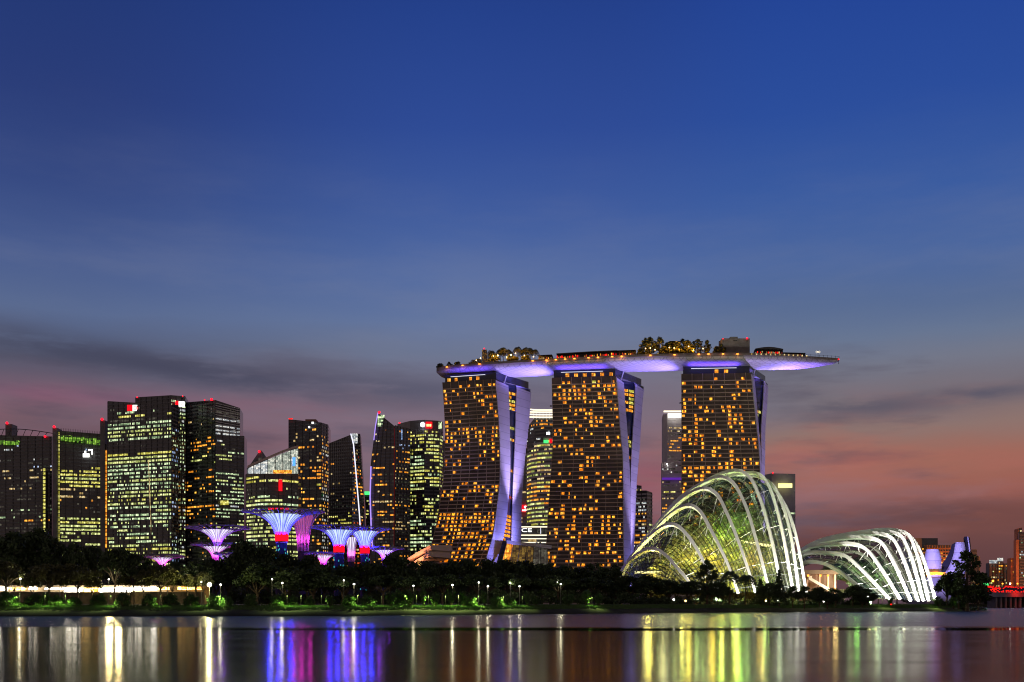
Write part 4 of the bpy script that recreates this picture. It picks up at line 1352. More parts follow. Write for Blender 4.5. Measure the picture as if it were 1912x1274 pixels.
p = P(990, 1108, 846)
t = thing('floodlight', 'violet floodlight in front of the glass atrium, lighting the flaring foot', 'floodlight', (p.x, p.y, GZ), 'violet floodlights of the hotel')
b_ = MB(); b_.tube([(p.x, p.y, GZ), (p.x, p.y, p.z - .8)], .3, 6); b_.build('post', M['dark_metal'], t)
b_ = MB(); b_.box(p.x - .9, p.x + .9, p.y - .5, p.y + .5, p.z - .8, p.z - .1); b_.build('housing', M['dark_metal'], t)
light('flood_beam', 'SPOT', p + Vector((0, 0, .4)), 200000, (140, 134, 255), t, .6, P(924, 1010, 882), 42, .8)

# ------------------------------------------------------------------ the roof deck (boat-shaped)
ST = [(815, 694, 925, 2), (819, 692, 923, 14), (832, 689.5, 919, 26), (860, 686.5, 912, 33), (905, 683, 904, 36), (970, 679, 895, 38), (1030, 676, 889, 38), (1110, 671.5, 882, 38), (1200, 668, 876, 38),
      (1280, 666, 871, 38), (1340, 665, 868, 38), (1400, 665.5, 868, 37), (1450, 666.5, 870, 33), (1500, 668.5, 874, 25), (1535, 670.5, 878, 16), (1558, 672, 882, 8), (1567, 673, 884, 1.5)]
deck = thing('roof_deck', 'long boat-shaped roof garden deck lit violet underneath, across three hotel towers', 'roof deck', P(1150, 671, 900))
fr = [P(a, b__, Y) for a, b__, Y, wd in ST]
wds = [q[3] for q in ST]
# resample along the length
NS = 90
ctr = []
tt_ = np.linspace(0, len(ST) - 1, NS)
frs = crom(fr, NS)
xs_ = [v.x for v in fr]
wd_ = [float(np.interp(v.x, xs_, wds)) for v in frs]
wd_ = [max(1.0, q) for q in wd_]


def deck_pt(i, t_, z=0.0):
    """across the deck: t_ 0 front rim .. 1 back rim"""
    return frs[i] + Vector((0.12 * wd_[i] * t_, wd_[i] * t_, z))


hm = bpy.data.materials.new('hull_panels'); hm.use_nodes = True
k = N(hm.node_tree); b = hm.node_tree.nodes['Principled BSDF']
o = k.n('ShaderNodeTexCoord').outputs['Object']
s = k.n('ShaderNodeSeparateXYZ'); hm.node_tree.links.new(o, s.inputs[0])
u_ = k.m('ADD', k.m('MULTIPLY', s.outputs[0], .16), k.m('MULTIPLY', s.outputs[1], .22)); v_ = k.m('SUBTRACT', k.m('MULTIPLY', s.outputs[0], .16), k.m('MULTIPLY', s.outputs[1], .22))
l1 = k.m('MINIMUM', k.step(k.m('FRACT', u_), 0.04, .16), k.step(k.m('FRACT', v_), 0.04, .16))
k.put(b.inputs['Base Color'], k.mix(l1, (.40, .38, .41, 1), (.66, .63, .64, 1)))
b.inputs['Roughness'].default_value = .5
b_ = MB(); rows = []
for i in range(NS):
    row = []
    hd = 6.2 * min(1.0, wd_[i] / 26.0) ** .7
    for q in range(15):
        a = math.pi * q / 14
        t_ = .5 - .5 * math.cos(a)
        row.append(deck_pt(i, t_, -hd * math.sin(a) ** .8 - .2))
    rows.append(row)
b_.grid(rows); b_.build('hull', hm, deck, True)
b_ = MB(); b_.grid([[deck_pt(i, q / 4, 0.0) for q in range(5)] for i in range(NS)]); b_.build('deck_floor', M['paving'], deck)
# rim band and parapet
b_ = MB()
b_.grid([[deck_pt(i, -.004, -.6), deck_pt(i, -.02, .25), deck_pt(i, -.015, 1.15), deck_pt(i, 0.0, 2.3 if i < 80 else 1.2), deck_pt(i, .015, 2.3 if i < 80 else 1.2), deck_pt(i, .02, -.1)] for i in range(NS)])
par = b_.build('parapet', M['parapet'], deck)
b_ = MB()
b_.grid([[deck_pt(i, 1, -.3), deck_pt(i, 1.01, 2.0), deck_pt(i, .99, 2.0)] for i in range(NS)]); b_.build('parapet', M['parapet'], deck)
# wall lamps in the parapet
rnd = random.Random(5)


def deck_i(px):
    return min(range(NS), key=lambda i: abs(frs[i].x * F / frs[i].y + CX - px))


for px in [832, 862, 897, 992, 1018, 1038, 1058, 1075, 1097, 1120, 1145, 1163, 1212, 1257, 1302, 1326, 1346, 1376]:
    i = deck_i(px)
    p = deck_pt(i, -.022, 1.1)
    big = px in (1018, 1163)
    b_ = MB(); b_.box(p.x - .8, p.x + .8, p.y - .25, p.y + .1, p.z - .35, p.z + .35); b_.build('wall_lamp', M['lamp_orange'], par)
    light('wall_lamp_glow', 'POINT', p + Vector((0, -1.4, -.6)), 160 if not big else 420, (255, 150, 70), deck, .3)
for px in range(1404, 1508, 6):
    i = deck_i(px); p = deck_pt(i, -.022, 1.25)
    b_ = MB(); b_.box(p.x - .5, p.x + .5, p.y - .25, p.y, p.z - .6, p.z + .6); b_.build('wall_lamp', M['w_warm'], par)
# observation rail at the pointed tip
for px in range(1508, 1566, 3):
    i = deck_i(px); p = deck_pt(i, .03, .9)
    b_ = MB(); b_.tube([p, p + Vector((0, 0, 2.1))], .12, 4); b_.build('rail_post', M['dark_metal'], deck)
b_ = MB(); b_.tube([deck_pt(i, .03, 2.6) for i in range(deck_i(1508), NS)], .1, 4); b_.build('handrail', M['dark_metal'], deck)
beacon(deck, 1566, 672, 883, .9)
# violet wash on the hull, from fittings bracketed to the shoulders of the towers


def hull_wash(px, Y, z, px2, Y2, energy, rgb=(112, 100, 255), ang=110):
    a = Vector((xp(px, Y), Y, z)); c = Vector((xp(px2, Y2), Y2, 198))
    b_ = MB(); b_.box(a.x - .8, a.x + .8, a.y - 1.5, a.y + 1.5, a.z - .8, a.z - .2); b_.build('wash_fitting', M['dark_metal'], deck)
    light('wash_light', 'SPOT', a, energy, rgb, deck, .8, c, ang, 1.0)


for (pa, Ya, pb, Yb_) in ((953, 925, 1028.5, 898), (1168, 911, 1270.5, 884)):
    d_ = pb - pa
    for f_, e_ in ((.35, 60000), (.75, 190000)):
        hull_wash(pa + f_ * 3, Ya, 166, pa + d_ * f_, Ya - 4, e_ * 1.9, (128, 112, 255), 80)
    hull_wash(pb, Yb_, 170, pb - d_ * .5, Yb_ + 8, 300000, (128, 112, 255), 80)
for f_, e_ in ((30, 70000), (80, 200000), (130, 260000)):
    hull_wash(1411 + f_ * .03, 893, 172, 1410 + f_, 887, e_ * 1.9, (128, 112, 255) if f_ < 100 else (150, 106, 255), 75)

# buildings on the deck


def deck_pavilion(name, label, px0, px1, h, roofh, t0, t1, m_in, over=1.2, cat='pavilion', arc=0.0):
    i0, i1 = deck_i(px0), deck_i(px1)
    p = deck_pt((i0 + i1) // 2, .5, 0)
    r_ = thing(name, label, cat, p)
    b_ = MB(); rows = []
    for i in range(i0, i1 + 1):
        rows.append([deck_pt(i, t0, 0.02), deck_pt(i, t0, h), deck_pt(i, t1, h), deck_pt(i, t1, .02)])
    b_.grid(rows); b_.face(*rows[0]); b_.face(*rows[-1]); b_.build('wall', M['roof_dark'], r_)
    b_ = MB(); rows = []
    n = i1 - i0
    for q, i in enumerate(range(i0, i1 + 1)):
        hh = h + arc * math.sin(math.pi * q / max(1, n))
        rows.append([deck_pt(i, t0 - .06, h), deck_pt(i, t0 - .06, hh + roofh * .4), deck_pt(i, (t0 + t1) / 2, hh + roofh), deck_pt(i, t1 + .05, hh + roofh * .4), deck_pt(i, t1 + .05, h)])
    b_.grid(rows); b_.face(*rows[0]); b_.face(*rows[-1]); b_.build('roof', M['roof_dark'], r_)
    rd = random.Random(int(px0))
    for i in range(i0, i1):
        for q in range(3):
            if rd.random() < .75:
                f0, f1 = q / 3 + .05, q / 3 + .05 + rd.uniform(.1, .26)
                a, c = deck_pt(i, t0 - .004, 0), deck_pt(i + 1, t0 - .004, 0)
                z0_ = rd.uniform(.5, .62) * h; z1_ = z0_ + rd.uniform(.16, .3) * h
                b_ = MB(); b_.face(a.lerp(c, f0) + Vector((0, 0, z0_)), a.lerp(c, f1) + Vector((0, 0, z0_)), a.lerp(c, f1) + Vector((0, 0, z1_)), a.lerp(c, f0) + Vector((0, 0, z1_)))
                b_.build('window', M[rd.choice(m_in)], r_)
    return r_


deck_pavilion('rooftop_pavilion', 'small red-lit rooftop bar beside the palm clump on the roof deck', 1003, 1032, 7.0, 1.2, .25, .6, ['w_red', 'w_amber', 'w_warm'])
deck_pavilion('rooftop_restaurant', 'longest low rooftop restaurant with red lamps on the roof deck', 1042, 1150, 7.2, 1.8, .22, .6, ['w_red', 'w_red', 'w_amber', 'lamp_red'])
deck_pavilion('rooftop_pavilion', 'short flat-roofed rooftop pavilion next to the larger rooftop trees', 1154, 1190, 8.0, 1.0, .3, .6, ['w_red', 'w_amber'])
deck_pavilion('rooftop_restaurant', 'red-lit rooftop restaurant with shallow domed roof near the pointed deck tip', 1408, 1466, 7.0, 1.6, .25, .7, ['lamp_red', 'w_red', 'w_warm'], arc=1.5)
deck_pavilion('rooftop_terrace', 'low covered terrace tapering toward the pointed deck tip', 1468, 1506, 4.6, .6, .25, .7, ['w_red', 'w_amber', 'w_dim'])
deck_pavilion('rooftop_kiosk', 'low warm-lit kiosk near the blunt deck end', 868, 892, 5.0, .6, .3, .7, ['w_amber', 'w_warm'])
i = deck_i(1374)
p = deck_pt(i, .5, 0)
lh = thing('lift_house', 'square windowless lift house standing tall on the roof deck with red corner light', 'lift house', p)
Yl = p.y - 6
b_ = MB(); b_.box(xp(1348, Yl), xp(1400, Yl), Yl, Yl + 14, p.z, zp(631, Yl)); b_.build('wall', M['concrete'], lh)
b_ = MB(); b_.box(xp(1364, Yl), xp(1378, Yl), Yl + 1, Yl + 8, zp(631, Yl) + .003, zp(627.5, Yl)); b_.build('plant_room', M['concrete'], lh)
panel(lh, 'vent', 1369, 1376, 635, 638, Yl - .02, M['roof_dark'], .3)
beacon(lh, 1395, 631, Yl - .5, 1.3); beacon(lh, 1350, 632, Yl - .5, .7)
i = deck_i(905); p = deck_pt(i, .5, 0)
lh = thing('lift_house', 'narrow lift house with red light at the edge of the palm clump', 'lift house', p)
b_ = MB(); b_.box(xp(900, p.y), xp(909, p.y), p.y, p.y + 9, p.z, zp(654, p.y)); b_.build('wall', M['spandrel'], lh)
beacon(lh, 904, 652, p.y - .5, 1.0)
# mast with star light
p = deck_pt(deck_i(1528), .4, 0)
ms = thing('light_mast', 'slim mast with bright cross-shaped light near the pointed deck tip', 'mast', p)
b_ = MB(); b_.tube([p, p + Vector((0, 0, 8.5))], .18, 5); b_.build('pole', M['white_steel'], ms)
for d_ in (Vector((2.2, 0, 0)), Vector((1.3, 0, .9)), Vector((-1.3, 0, .9))):
    b_ = MB(); b_.tube([p + Vector((0, 0, 6.8)) - d_, p + Vector((0, 0, 6.8)) + d_], .16, 4); b_.build('lamp_arm', M['tube_white'], ms)


# ------------------------------------------------------------------ the two glass domes
def dome(root, arcs, yl, yr, lean, inner_c, r_arch, grid_u, sub, glass, shrink, bare=0):
    """arcs: control polylines (px, py); depth runs from yl[i] at the far foot to yr[i] at the near foot"""
    C = []
    for i, pts in enumerate(arcs):
        # arc-length fraction in the picture gives the depth
        L = [0.0]
        for a, c in zip(pts, pts[1:]):
            L.append(L[-1] + math.hypot(c[0] - a[0], c[1] - a[1]))
        v3 = []
        for (px, py), l in zip(pts, L):
            f = l / L[-1]
            Y = yl[i] + (yr[i] - yl[i]) * f
            v3.append(P(px, py, Y))
        C.append(crom(v3, 49))
    # arches
    arch_obs = []
    for i, c in enumerate(C):
        if i < bare:
            arch_obs.append(None)
            continue
        b_ = MB()
        n = len(c)
        r = [r_arch * (.75 + .45 * math.sin(math.pi * q / (n - 1))) for q in range(n)]
        b_.tube(c, r, 4, .9)
        arch_obs.append(b_.build('arch', M['white_steel'], root, False))
    # shell pulled in toward the middle
    ic = Vector(inner_c)
    S_ = []
    for i, c in enumerate(C):
        S_.append([v + (ic - v).normalized() * shrink * (0.25 + .75 * math.sin(math.pi * min(1, max(0, q / 48)))) for q, v in enumerate(c)])
    rows = []
    nA = len(S_)
    for q in range(49):
        rows.append(crom([S_[i][q] for i in range(nA)], (nA - 1) * sub + 1))
    # rows[q][v]
    g = MB(); g.grid(rows); g.build('glass_shell', glass, root, True)
    w_ = MB()
    nv = len(rows[0])
    rt = .21
    for v in range(0, nv, 1):
        w_.tube([rows[q][v] for q in range(0, 49, 2)], rt, 3)
    for q in range(1, 48, grid_u):
        w_.tube(rows[q], rt, 3)
    w_.build('mullion_net', M['mullion'], root)
    # white props between arch and shell
    for i in range(bare, nA):
        st = MB()
        for q in range(4, 46, 3):
            a = C[i][q]
            j = min(nv - 1, i * sub + (1 if (q // 3) % 2 else -1) * max(1, sub // 2))
            if 0 <= j < nv:
                st.tube([a, rows[q][j]], .16, 3)
            j = i * sub
            st.tube([a, rows[min(48, q + 1)][j]], .14, 3)
        st.build('strut_lattice', M['white_steel'], arch_obs[i])
    return C, rows


cf = thing('tall_glass_dome', 'tall arched glass conservatory with white ribs and green planting glowing inside', 'conservatory', P(1340, 1128, 560))
A_ = [
    [(1166, 1100), (1176, 1086), (1198, 1074), (1222, 1072), (1244, 1082), (1262, 1098), (1272, 1110)],
    [(1160, 1092), (1167, 1062), (1187, 1039), (1218, 1026), (1241, 1036), (1262, 1058), (1291, 1093), (1300, 1106)],
    [(1160, 1090), (1168, 1058), (1211, 1006), (1244, 982), (1262, 982), (1284, 1001), (1314, 1049), (1328, 1079), (1338, 1106)],
    [(1158, 1088), (1162, 1066), (1199, 1020), (1253, 961), (1286, 945), (1305, 954), (1328, 992), (1359, 1055), (1375, 1099), (1378, 1108)],
    [(1156, 1086), (1160, 1070), (1198, 1016), (1234, 973), (1281, 928), (1317, 913), (1338, 924), (1357, 959), (1380, 1015), (1404, 1086), (1410, 1106)],
    [(1155, 1086), (1160, 1068), (1200, 1016), (1240, 964), (1272, 930), (1324, 898), (1347, 892), (1366, 900), (1390, 940), (1411, 1006), (1434, 1095), (1437, 1108)],
    [(1160, 1086), (1170, 1062), (1215, 1003), (1255, 952), (1290, 919), (1328, 895), (1357, 883), (1380, 880), (1399, 891), (1418, 928), (1439, 1001), (1453, 1070), (1459, 1108)],
    [(1180, 1088), (1196, 1050), (1240, 985), (1290, 930), (1345, 895), (1397, 885), (1413, 885), (1430, 898), (1446, 935), (1462.5, 1001), (1479, 1095), (1482, 1110)],
    [(1220, 1090), (1240, 1030), (1290, 955), (1350, 905), (1405, 888), (1434, 900), (1448, 914), (1465, 954), (1479, 1013), (1491, 1103), (1492, 1112)],
    [(1290, 1095), (1310, 1020), (1350, 950), (1400, 910), (1440, 911), (1467, 947), (1481, 982), (1493, 1032), (1505, 1105), (1506, 1114)],
]
yl = [548, 560, 574, 588, 600, 612, 622, 630, 636, 640]
yr = [508, 512, 514, 516, 519, 522, 526, 532, 540, 548]
ic = P(1350, 1095, 575)
M['dome_glass'] = clear_glass('dome_glass', (.82, .90, .82, 1), .96)
Cc, Rr = dome(cf, A_, yl, yr, 0, ic, 1.12, 2, 5, M['dome_glass'], 3.2, bare=1)
Cc = Cc[1:]

fd = thing('low_glass_dome', 'long low shell-shaped glass conservatory with white ribs sweeping down to the water', 'conservatory', P(1640, 1128, 620))
pre = [(1476, 1098), (1484, 1070)]
Bb = [
    [(1478, 1098), (1486, 1066), (1505, 1051), (1538, 1053.5), (1562, 1065), (1588, 1084), (1611, 1104), (1622, 1114)],
    [(1476, 1098), (1482, 1058), (1502, 1036), (1554, 1034.6), (1578, 1039), (1602, 1058), (1630, 1086.6), (1661, 1120)],
    [(1474, 1098), (1482, 1050), (1507, 1025), (1562, 1017), (1602, 1019), (1621, 1030), (1644, 1060.6), (1680, 1119)],
    [(1474, 1098), (1484, 1045), (1519, 1018), (1578, 1006), (1623, 1006), (1644, 1013), (1666, 1046), (1700, 1122)],
    [(1474, 1098), (1486, 1040), (1531, 1011), (1602, 999), (1649, 999), (1668, 1008.6), (1684.6, 1039), (1714, 1123)],
    [(1476, 1098), (1490, 1040), (1540, 1009), (1610, 996), (1666, 995.5), (1682, 1001.5), (1697, 1028), (1724, 1123)],
    [(1480, 1098), (1496, 1042), (1545, 1009), (1615, 994.5), (1680, 993), (1697, 1001), (1711, 1032), (1734, 1123)],
    [(1486, 1098), (1504, 1044), (1554.6, 1010), (1625.5, 993), (1668, 991), (1694, 998), (1715, 1023), (1732, 1068), (1747, 1124)],
]
yl2 = [640, 650, 660, 670, 680, 690, 698, 706]
yr2 = [552, 556, 560, 566, 572, 580, 588, 598]
M['low_glass'] = clear_glass('low_glass', (.62, .70, .64, 1), .93)
C2, R2 = dome(fd, Bb, yl2, yr2, 0, P(1610, 1100, 630), 1.22, 3, 4, M['low_glass'], 3.2)


# ------------------------------------------------------------------ vegetation prototypes
def leaf_cloud(rng, centers, per, spread, size, flat=.75, squash=1.0):
    V = []; Fc = []
    for (c, r) in centers:
        n = int(per * (r ** 2))
        # leaves lie mostly on each clump's outer shell, so that gaps stay open between clumps
        d = rng.normal(size=(n, 3)); d /= np.linalg.norm(d, axis=1)[:, None]
        rad = r * (rng.uniform(.45, 1.12, size=(n, 1)))
        p = np.array(c) + d * rad * np.array([1, 1, flat])
        a = rng.normal(size=(n, 3)); a /= np.linalg.norm(a, axis=1)[:, None]
        b = np.cross(a, rng.normal(size=(n, 3))); b /= np.linalg.norm(b, axis=1)[:, None] + 1e-9
        s = size * rng.uniform(.6, 1.4, size=(n, 1))
        i0 = len(V)
        q = np.stack([p - a * s, p + b * s * .55, p + a * s, p - b * s * .55], 1)
        V.extend(map(tuple, q.reshape(-1, 3)))
        Fc.extend([(i0 + 4 * j, i0 + 4 * j + 1, i0 + 4 * j + 2, i0 + 4 * j + 3) for j in range(n)])
    return V, Fc


def mesh_from(name, V, Fc, mat):
    me = bpy.data.meshes.new(name); me.from_pydata([tuple(float(q) for q in v) for v in V], [], Fc); me.materials.append(mat)
    return me


PROTO = {}


def tree_proto(kind, seed):
    """unit: metres for a tree about 14 m tall; returns (trunk mesh, crown mesh, height, width)"""
    key = (kind, seed)
    if key in PROTO:
        return PROTO[key]
    rng = np.random.default_rng(seed)
    tb = MB(); cen = []
    H = 14.0
    leafm = M['leaf']
    if kind in ('round', 'spread'):
        th = 4.2 if kind == 'round' else 6.0
        R = 5.2 if kind == 'round' else 7.2
        tb.tube([(0, 0, -.4), (.1, 0, th * .5), (rng.uniform(-.4, .4), rng.uniform(-.4, .4), th)], [.42, .33, .26], 7)
        nb = 8
        for q in range(nb):
            a = 2 * math.pi * q / nb + rng.uniform(-.3, .3)
            rr = R * rng.uniform(.45, .8); zz = th + (H - th) * rng.uniform(.25, .62) if kind == 'round' else th + (H - th) * rng.uniform(.3, .55)
            tb.tube([(0, 0, th * .85), (math.cos(a) * rr * .45, math.sin(a) * rr * .45, th + (zz - th) * .55), (math.cos(a) * rr, math.sin(a) * rr, zz)], [.2, .13, .05], 5)
            cen.append(((math.cos(a) * rr, math.sin(a) * rr, zz + .3), rng.uniform(1.3, 2.1)))
        for q in range(20):
            a = rng.uniform(0, 2 * math.pi); e = rng.uniform(.0, 1.0)
            rr = R * math.sqrt(1 - e * e * .9) * rng.uniform(.55, 1.0)
            zz = (th + 2.0 + e * (H - th - 3.0)) if kind == 'round' else (th + 2.2 + e * (H - th - 3.6))
            cen.append(((math.cos(a) * rr, math.sin(a) * rr, zz), rng.uniform(1.1, 2.2)))
        cen.append(((0, 0, H - 2.2), 2.1))
        V, Fc = leaf_cloud(rng, cen, 42, 1, .42, .7 if kind == 'round' else .5)
        wd = 2 * R
    elif kind == 'cone':
        tb.tube([(0, 0, -.4), (0, 0, H * .9)], [.35, .05], 6)
        for q in range(34):
            e = q / 34; a = q * 2.4
            rr = 3.0 * (1 - e) * rng.uniform(.5, 1.05)
            zz = 1.2 + e * (H - 2)
            tb.tube([(0, 0, zz), (math.cos(a) * rr, math.sin(a) * rr, zz - .3)], [.09, .03], 4)
            cen.append(((math.cos(a) * rr, math.sin(a) * rr, zz), .5 + 1.0 * (1 - e)))
        V, Fc = leaf_cloud(rng, cen, 90, 1, .34, .5)
        wd = 6.6
    elif kind == 'airy':
        tb.tube([(0, 0, -.4), (.2, 0, 4), (0, .1, 9), (.1, 0, 13)], [.45, .36, .2, .06], 7)
        for q in range(60):
            e = rng.uniform(0, 1); a = rng.uniform(0, 6.283)
            env = math.sin(math.pi * min(1, (.12 + e * .88))) ** .7
            rr = 3.7 * env * rng.uniform(.3, 1.05); zz = 2.4 + e * 11.2
            if q % 3 == 0:
                tb.tube([(0, 0, max(1.5, zz - 1.5)), (math.cos(a) * rr, math.sin(a) * rr, zz)], [.12, .03], 4)
            cen.append(((math.cos(a) * rr, math.sin(a) * rr, zz), rng.uniform(.6, 1.25)))
        V, Fc = leaf_cloud(rng, cen, 85, 1, .3, .8)
        wd = 8.2
    elif kind == 'palm':
        pts = [(0, 0, -.4), (.15, 0, 3), (.3, .1, 6.5), (.35, .1, 9.5)]
        tb.tube(pts, [.3, .22, .18, .17], 7)
        V = []; Fc = []
        for q in range(20):
            a = q * 2.4; up = rng.uniform(-.2, 1.0); L_ = rng.uniform(3.0, 4.2)
            base = np.array((.35, .1, 9.5)); d = np.array((math.cos(a), math.sin(a), 0)); s_ = np.array((-math.sin(a), math.cos(a), 0))
            n = 9
            for j in range(n):
                f0 = j / n; f1 = (j + .75) / n

                def pt(f):
                    return base + d * (L_ * f) + np.array((0, 0, 1)) * (L_ * (up * f - (up + .75) * f * f))
                wv = .85 * math.sin(math.pi * (.12 + .84 * f0)) + .1
                for sg_ in (-1, 1):
                    i0 = len(V)
                    V += [tuple(pt(f0)), tuple(pt(f1)), tuple(pt(f1) + s_ * sg_ * wv + np.array((0, 0, -.35 * wv))), tuple(pt(f0 + .04) + s_ * sg_ * wv * .9 + np.array((0, 0, -.35 * wv)))]
                    Fc.append((i0, i0 + 1, i0 + 2, i0 + 3))
        wd = 7.5; H = 11.5
    elif kind == 'bush':
        H = 3.6; R = 2.2
        for q in range(26):
            a = q * 2.4; e = (q % 8) / 7.0
            rr = R * math.sqrt(max(0, 1 - (e * .93) ** 2)) * rng.uniform(.6, .85)
            cen.append(((math.cos(a) * rr, math.sin(a) * rr, .5 + e * 2.3), rng.uniform(.65, .9)))
        for q in range(5):
            a = rng.uniform(0, 6.283)
            tb.tube([(0, 0, -.3), (math.cos(a) * 1.0, math.sin(a) * 1.0, 1.8)], [.09, .03], 4)
        V, Fc = leaf_cloud(rng, cen, 190, 1, .15, .85)
        wd = 5.0; leafm = M['leaf_bright']
    elif kind == 'shrub':
        H = 4.0
        for q in range(11):
            a = rng.uniform(0, 6.283); rr = rng.uniform(.2, 1.5); hh = rng.uniform(2.2, 4.0)
            tb.tube([(0, 0, -.3), (math.cos(a) * rr, math.sin(a) * rr, hh)], [.07, .02], 4)
            for e in (.45, .65, .85, 1.0):
                cen.append(((math.cos(a) * rr * e, math.sin(a) * rr * e, hh * e), rng.uniform(.3, .55)))
        V, Fc = leaf_cloud(rng, cen, 120, 1, .2, 1.0)
        wd = 3.8; leafm = M['leaf_bright']
    tme = MB.__new__(MB); tme = tb
    trunk = mesh_from('trunk', tb.v, tb.f, M['bark'])
    crown = mesh_from('crown', V, Fc, leafm)
    PROTO[key] = (trunk, crown, H, wd)
    return PROTO[key]


def plant(name, label, cat, kind, seed, x, y, z, height, width=None, rot=0.0, group=None, part=('trunk', 'crown'), crown_mat=None):
    tr, cr, H, wd = tree_proto(kind, seed)
    r_ = thing(name, label, cat, (x, y, z), group)
    sz = height / H; sx = (width / wd) if width else sz
    r_.scale = (sx, sx, sz); r_.rotation_euler = (0, 0, rot)
    for nm, me in zip(part, (tr, cr)):
        o_ = bpy.data.objects.new(nm, me); COL.objects.link(o_); o_.parent = r_
        if crown_mat is not None and nm == part[1]:
            o_.material_slots[0].link = 'OBJECT'; o_.material_slots[0].material = crown_mat
    return r_


ORD = ['first', 'second', 'third', 'fourth', 'fifth', 'sixth', 'seventh', 'eighth', 'ninth', 'tenth', 'eleventh', 'twelfth', 'thirteenth', 'fourteenth', 'fifteenth', 'sixteenth']
LAND = [(-999, 100, 'the roof-garden block'), (100, 200, 'the yellow-lit block'), (200, 336, 'the bank tower'), (336, 440, 'the louvred tower'), (440, 590, 'the largest supertree'), (590, 790, 'the twin supertrees'),
        (790, 930, 'the flaring hotel tower'), (930, 1030, 'the glass atrium'), (1030, 1156, 'the middle hotel tower'), (1156, 1510, 'the tall dome'), (1510, 1750, 'the low dome'), (1750, 9999, 'the museum petals')]


def landmark(px):
    for a, c, n in LAND:
        if a <= px < c:
            return n


def labelled(rows, fmt):
    """rows with px first; gives each row its place in the run of its like before the same landmark"""
    cnt = {}
    for r in sorted(rows, key=lambda q: q[0]):
        kk = (landmark(r[0]), r[-1]); cnt.setdefault(kk, []).append(r)
    out = []
    for kk, lst in cnt.items():
        for n, r in enumerate(lst):
            pos_ = '' if len(lst) == 1 else ', %s of %s from left' % (ORD[n], {2: 'two', 3: 'three', 4: 'four', 5: 'five', 6: 'six', 7: 'seven', 8: 'eight', 9: 'nine'}.get(len(lst), 'many'))
            out.append((r, fmt(r, kk[0], pos_)))
    return out


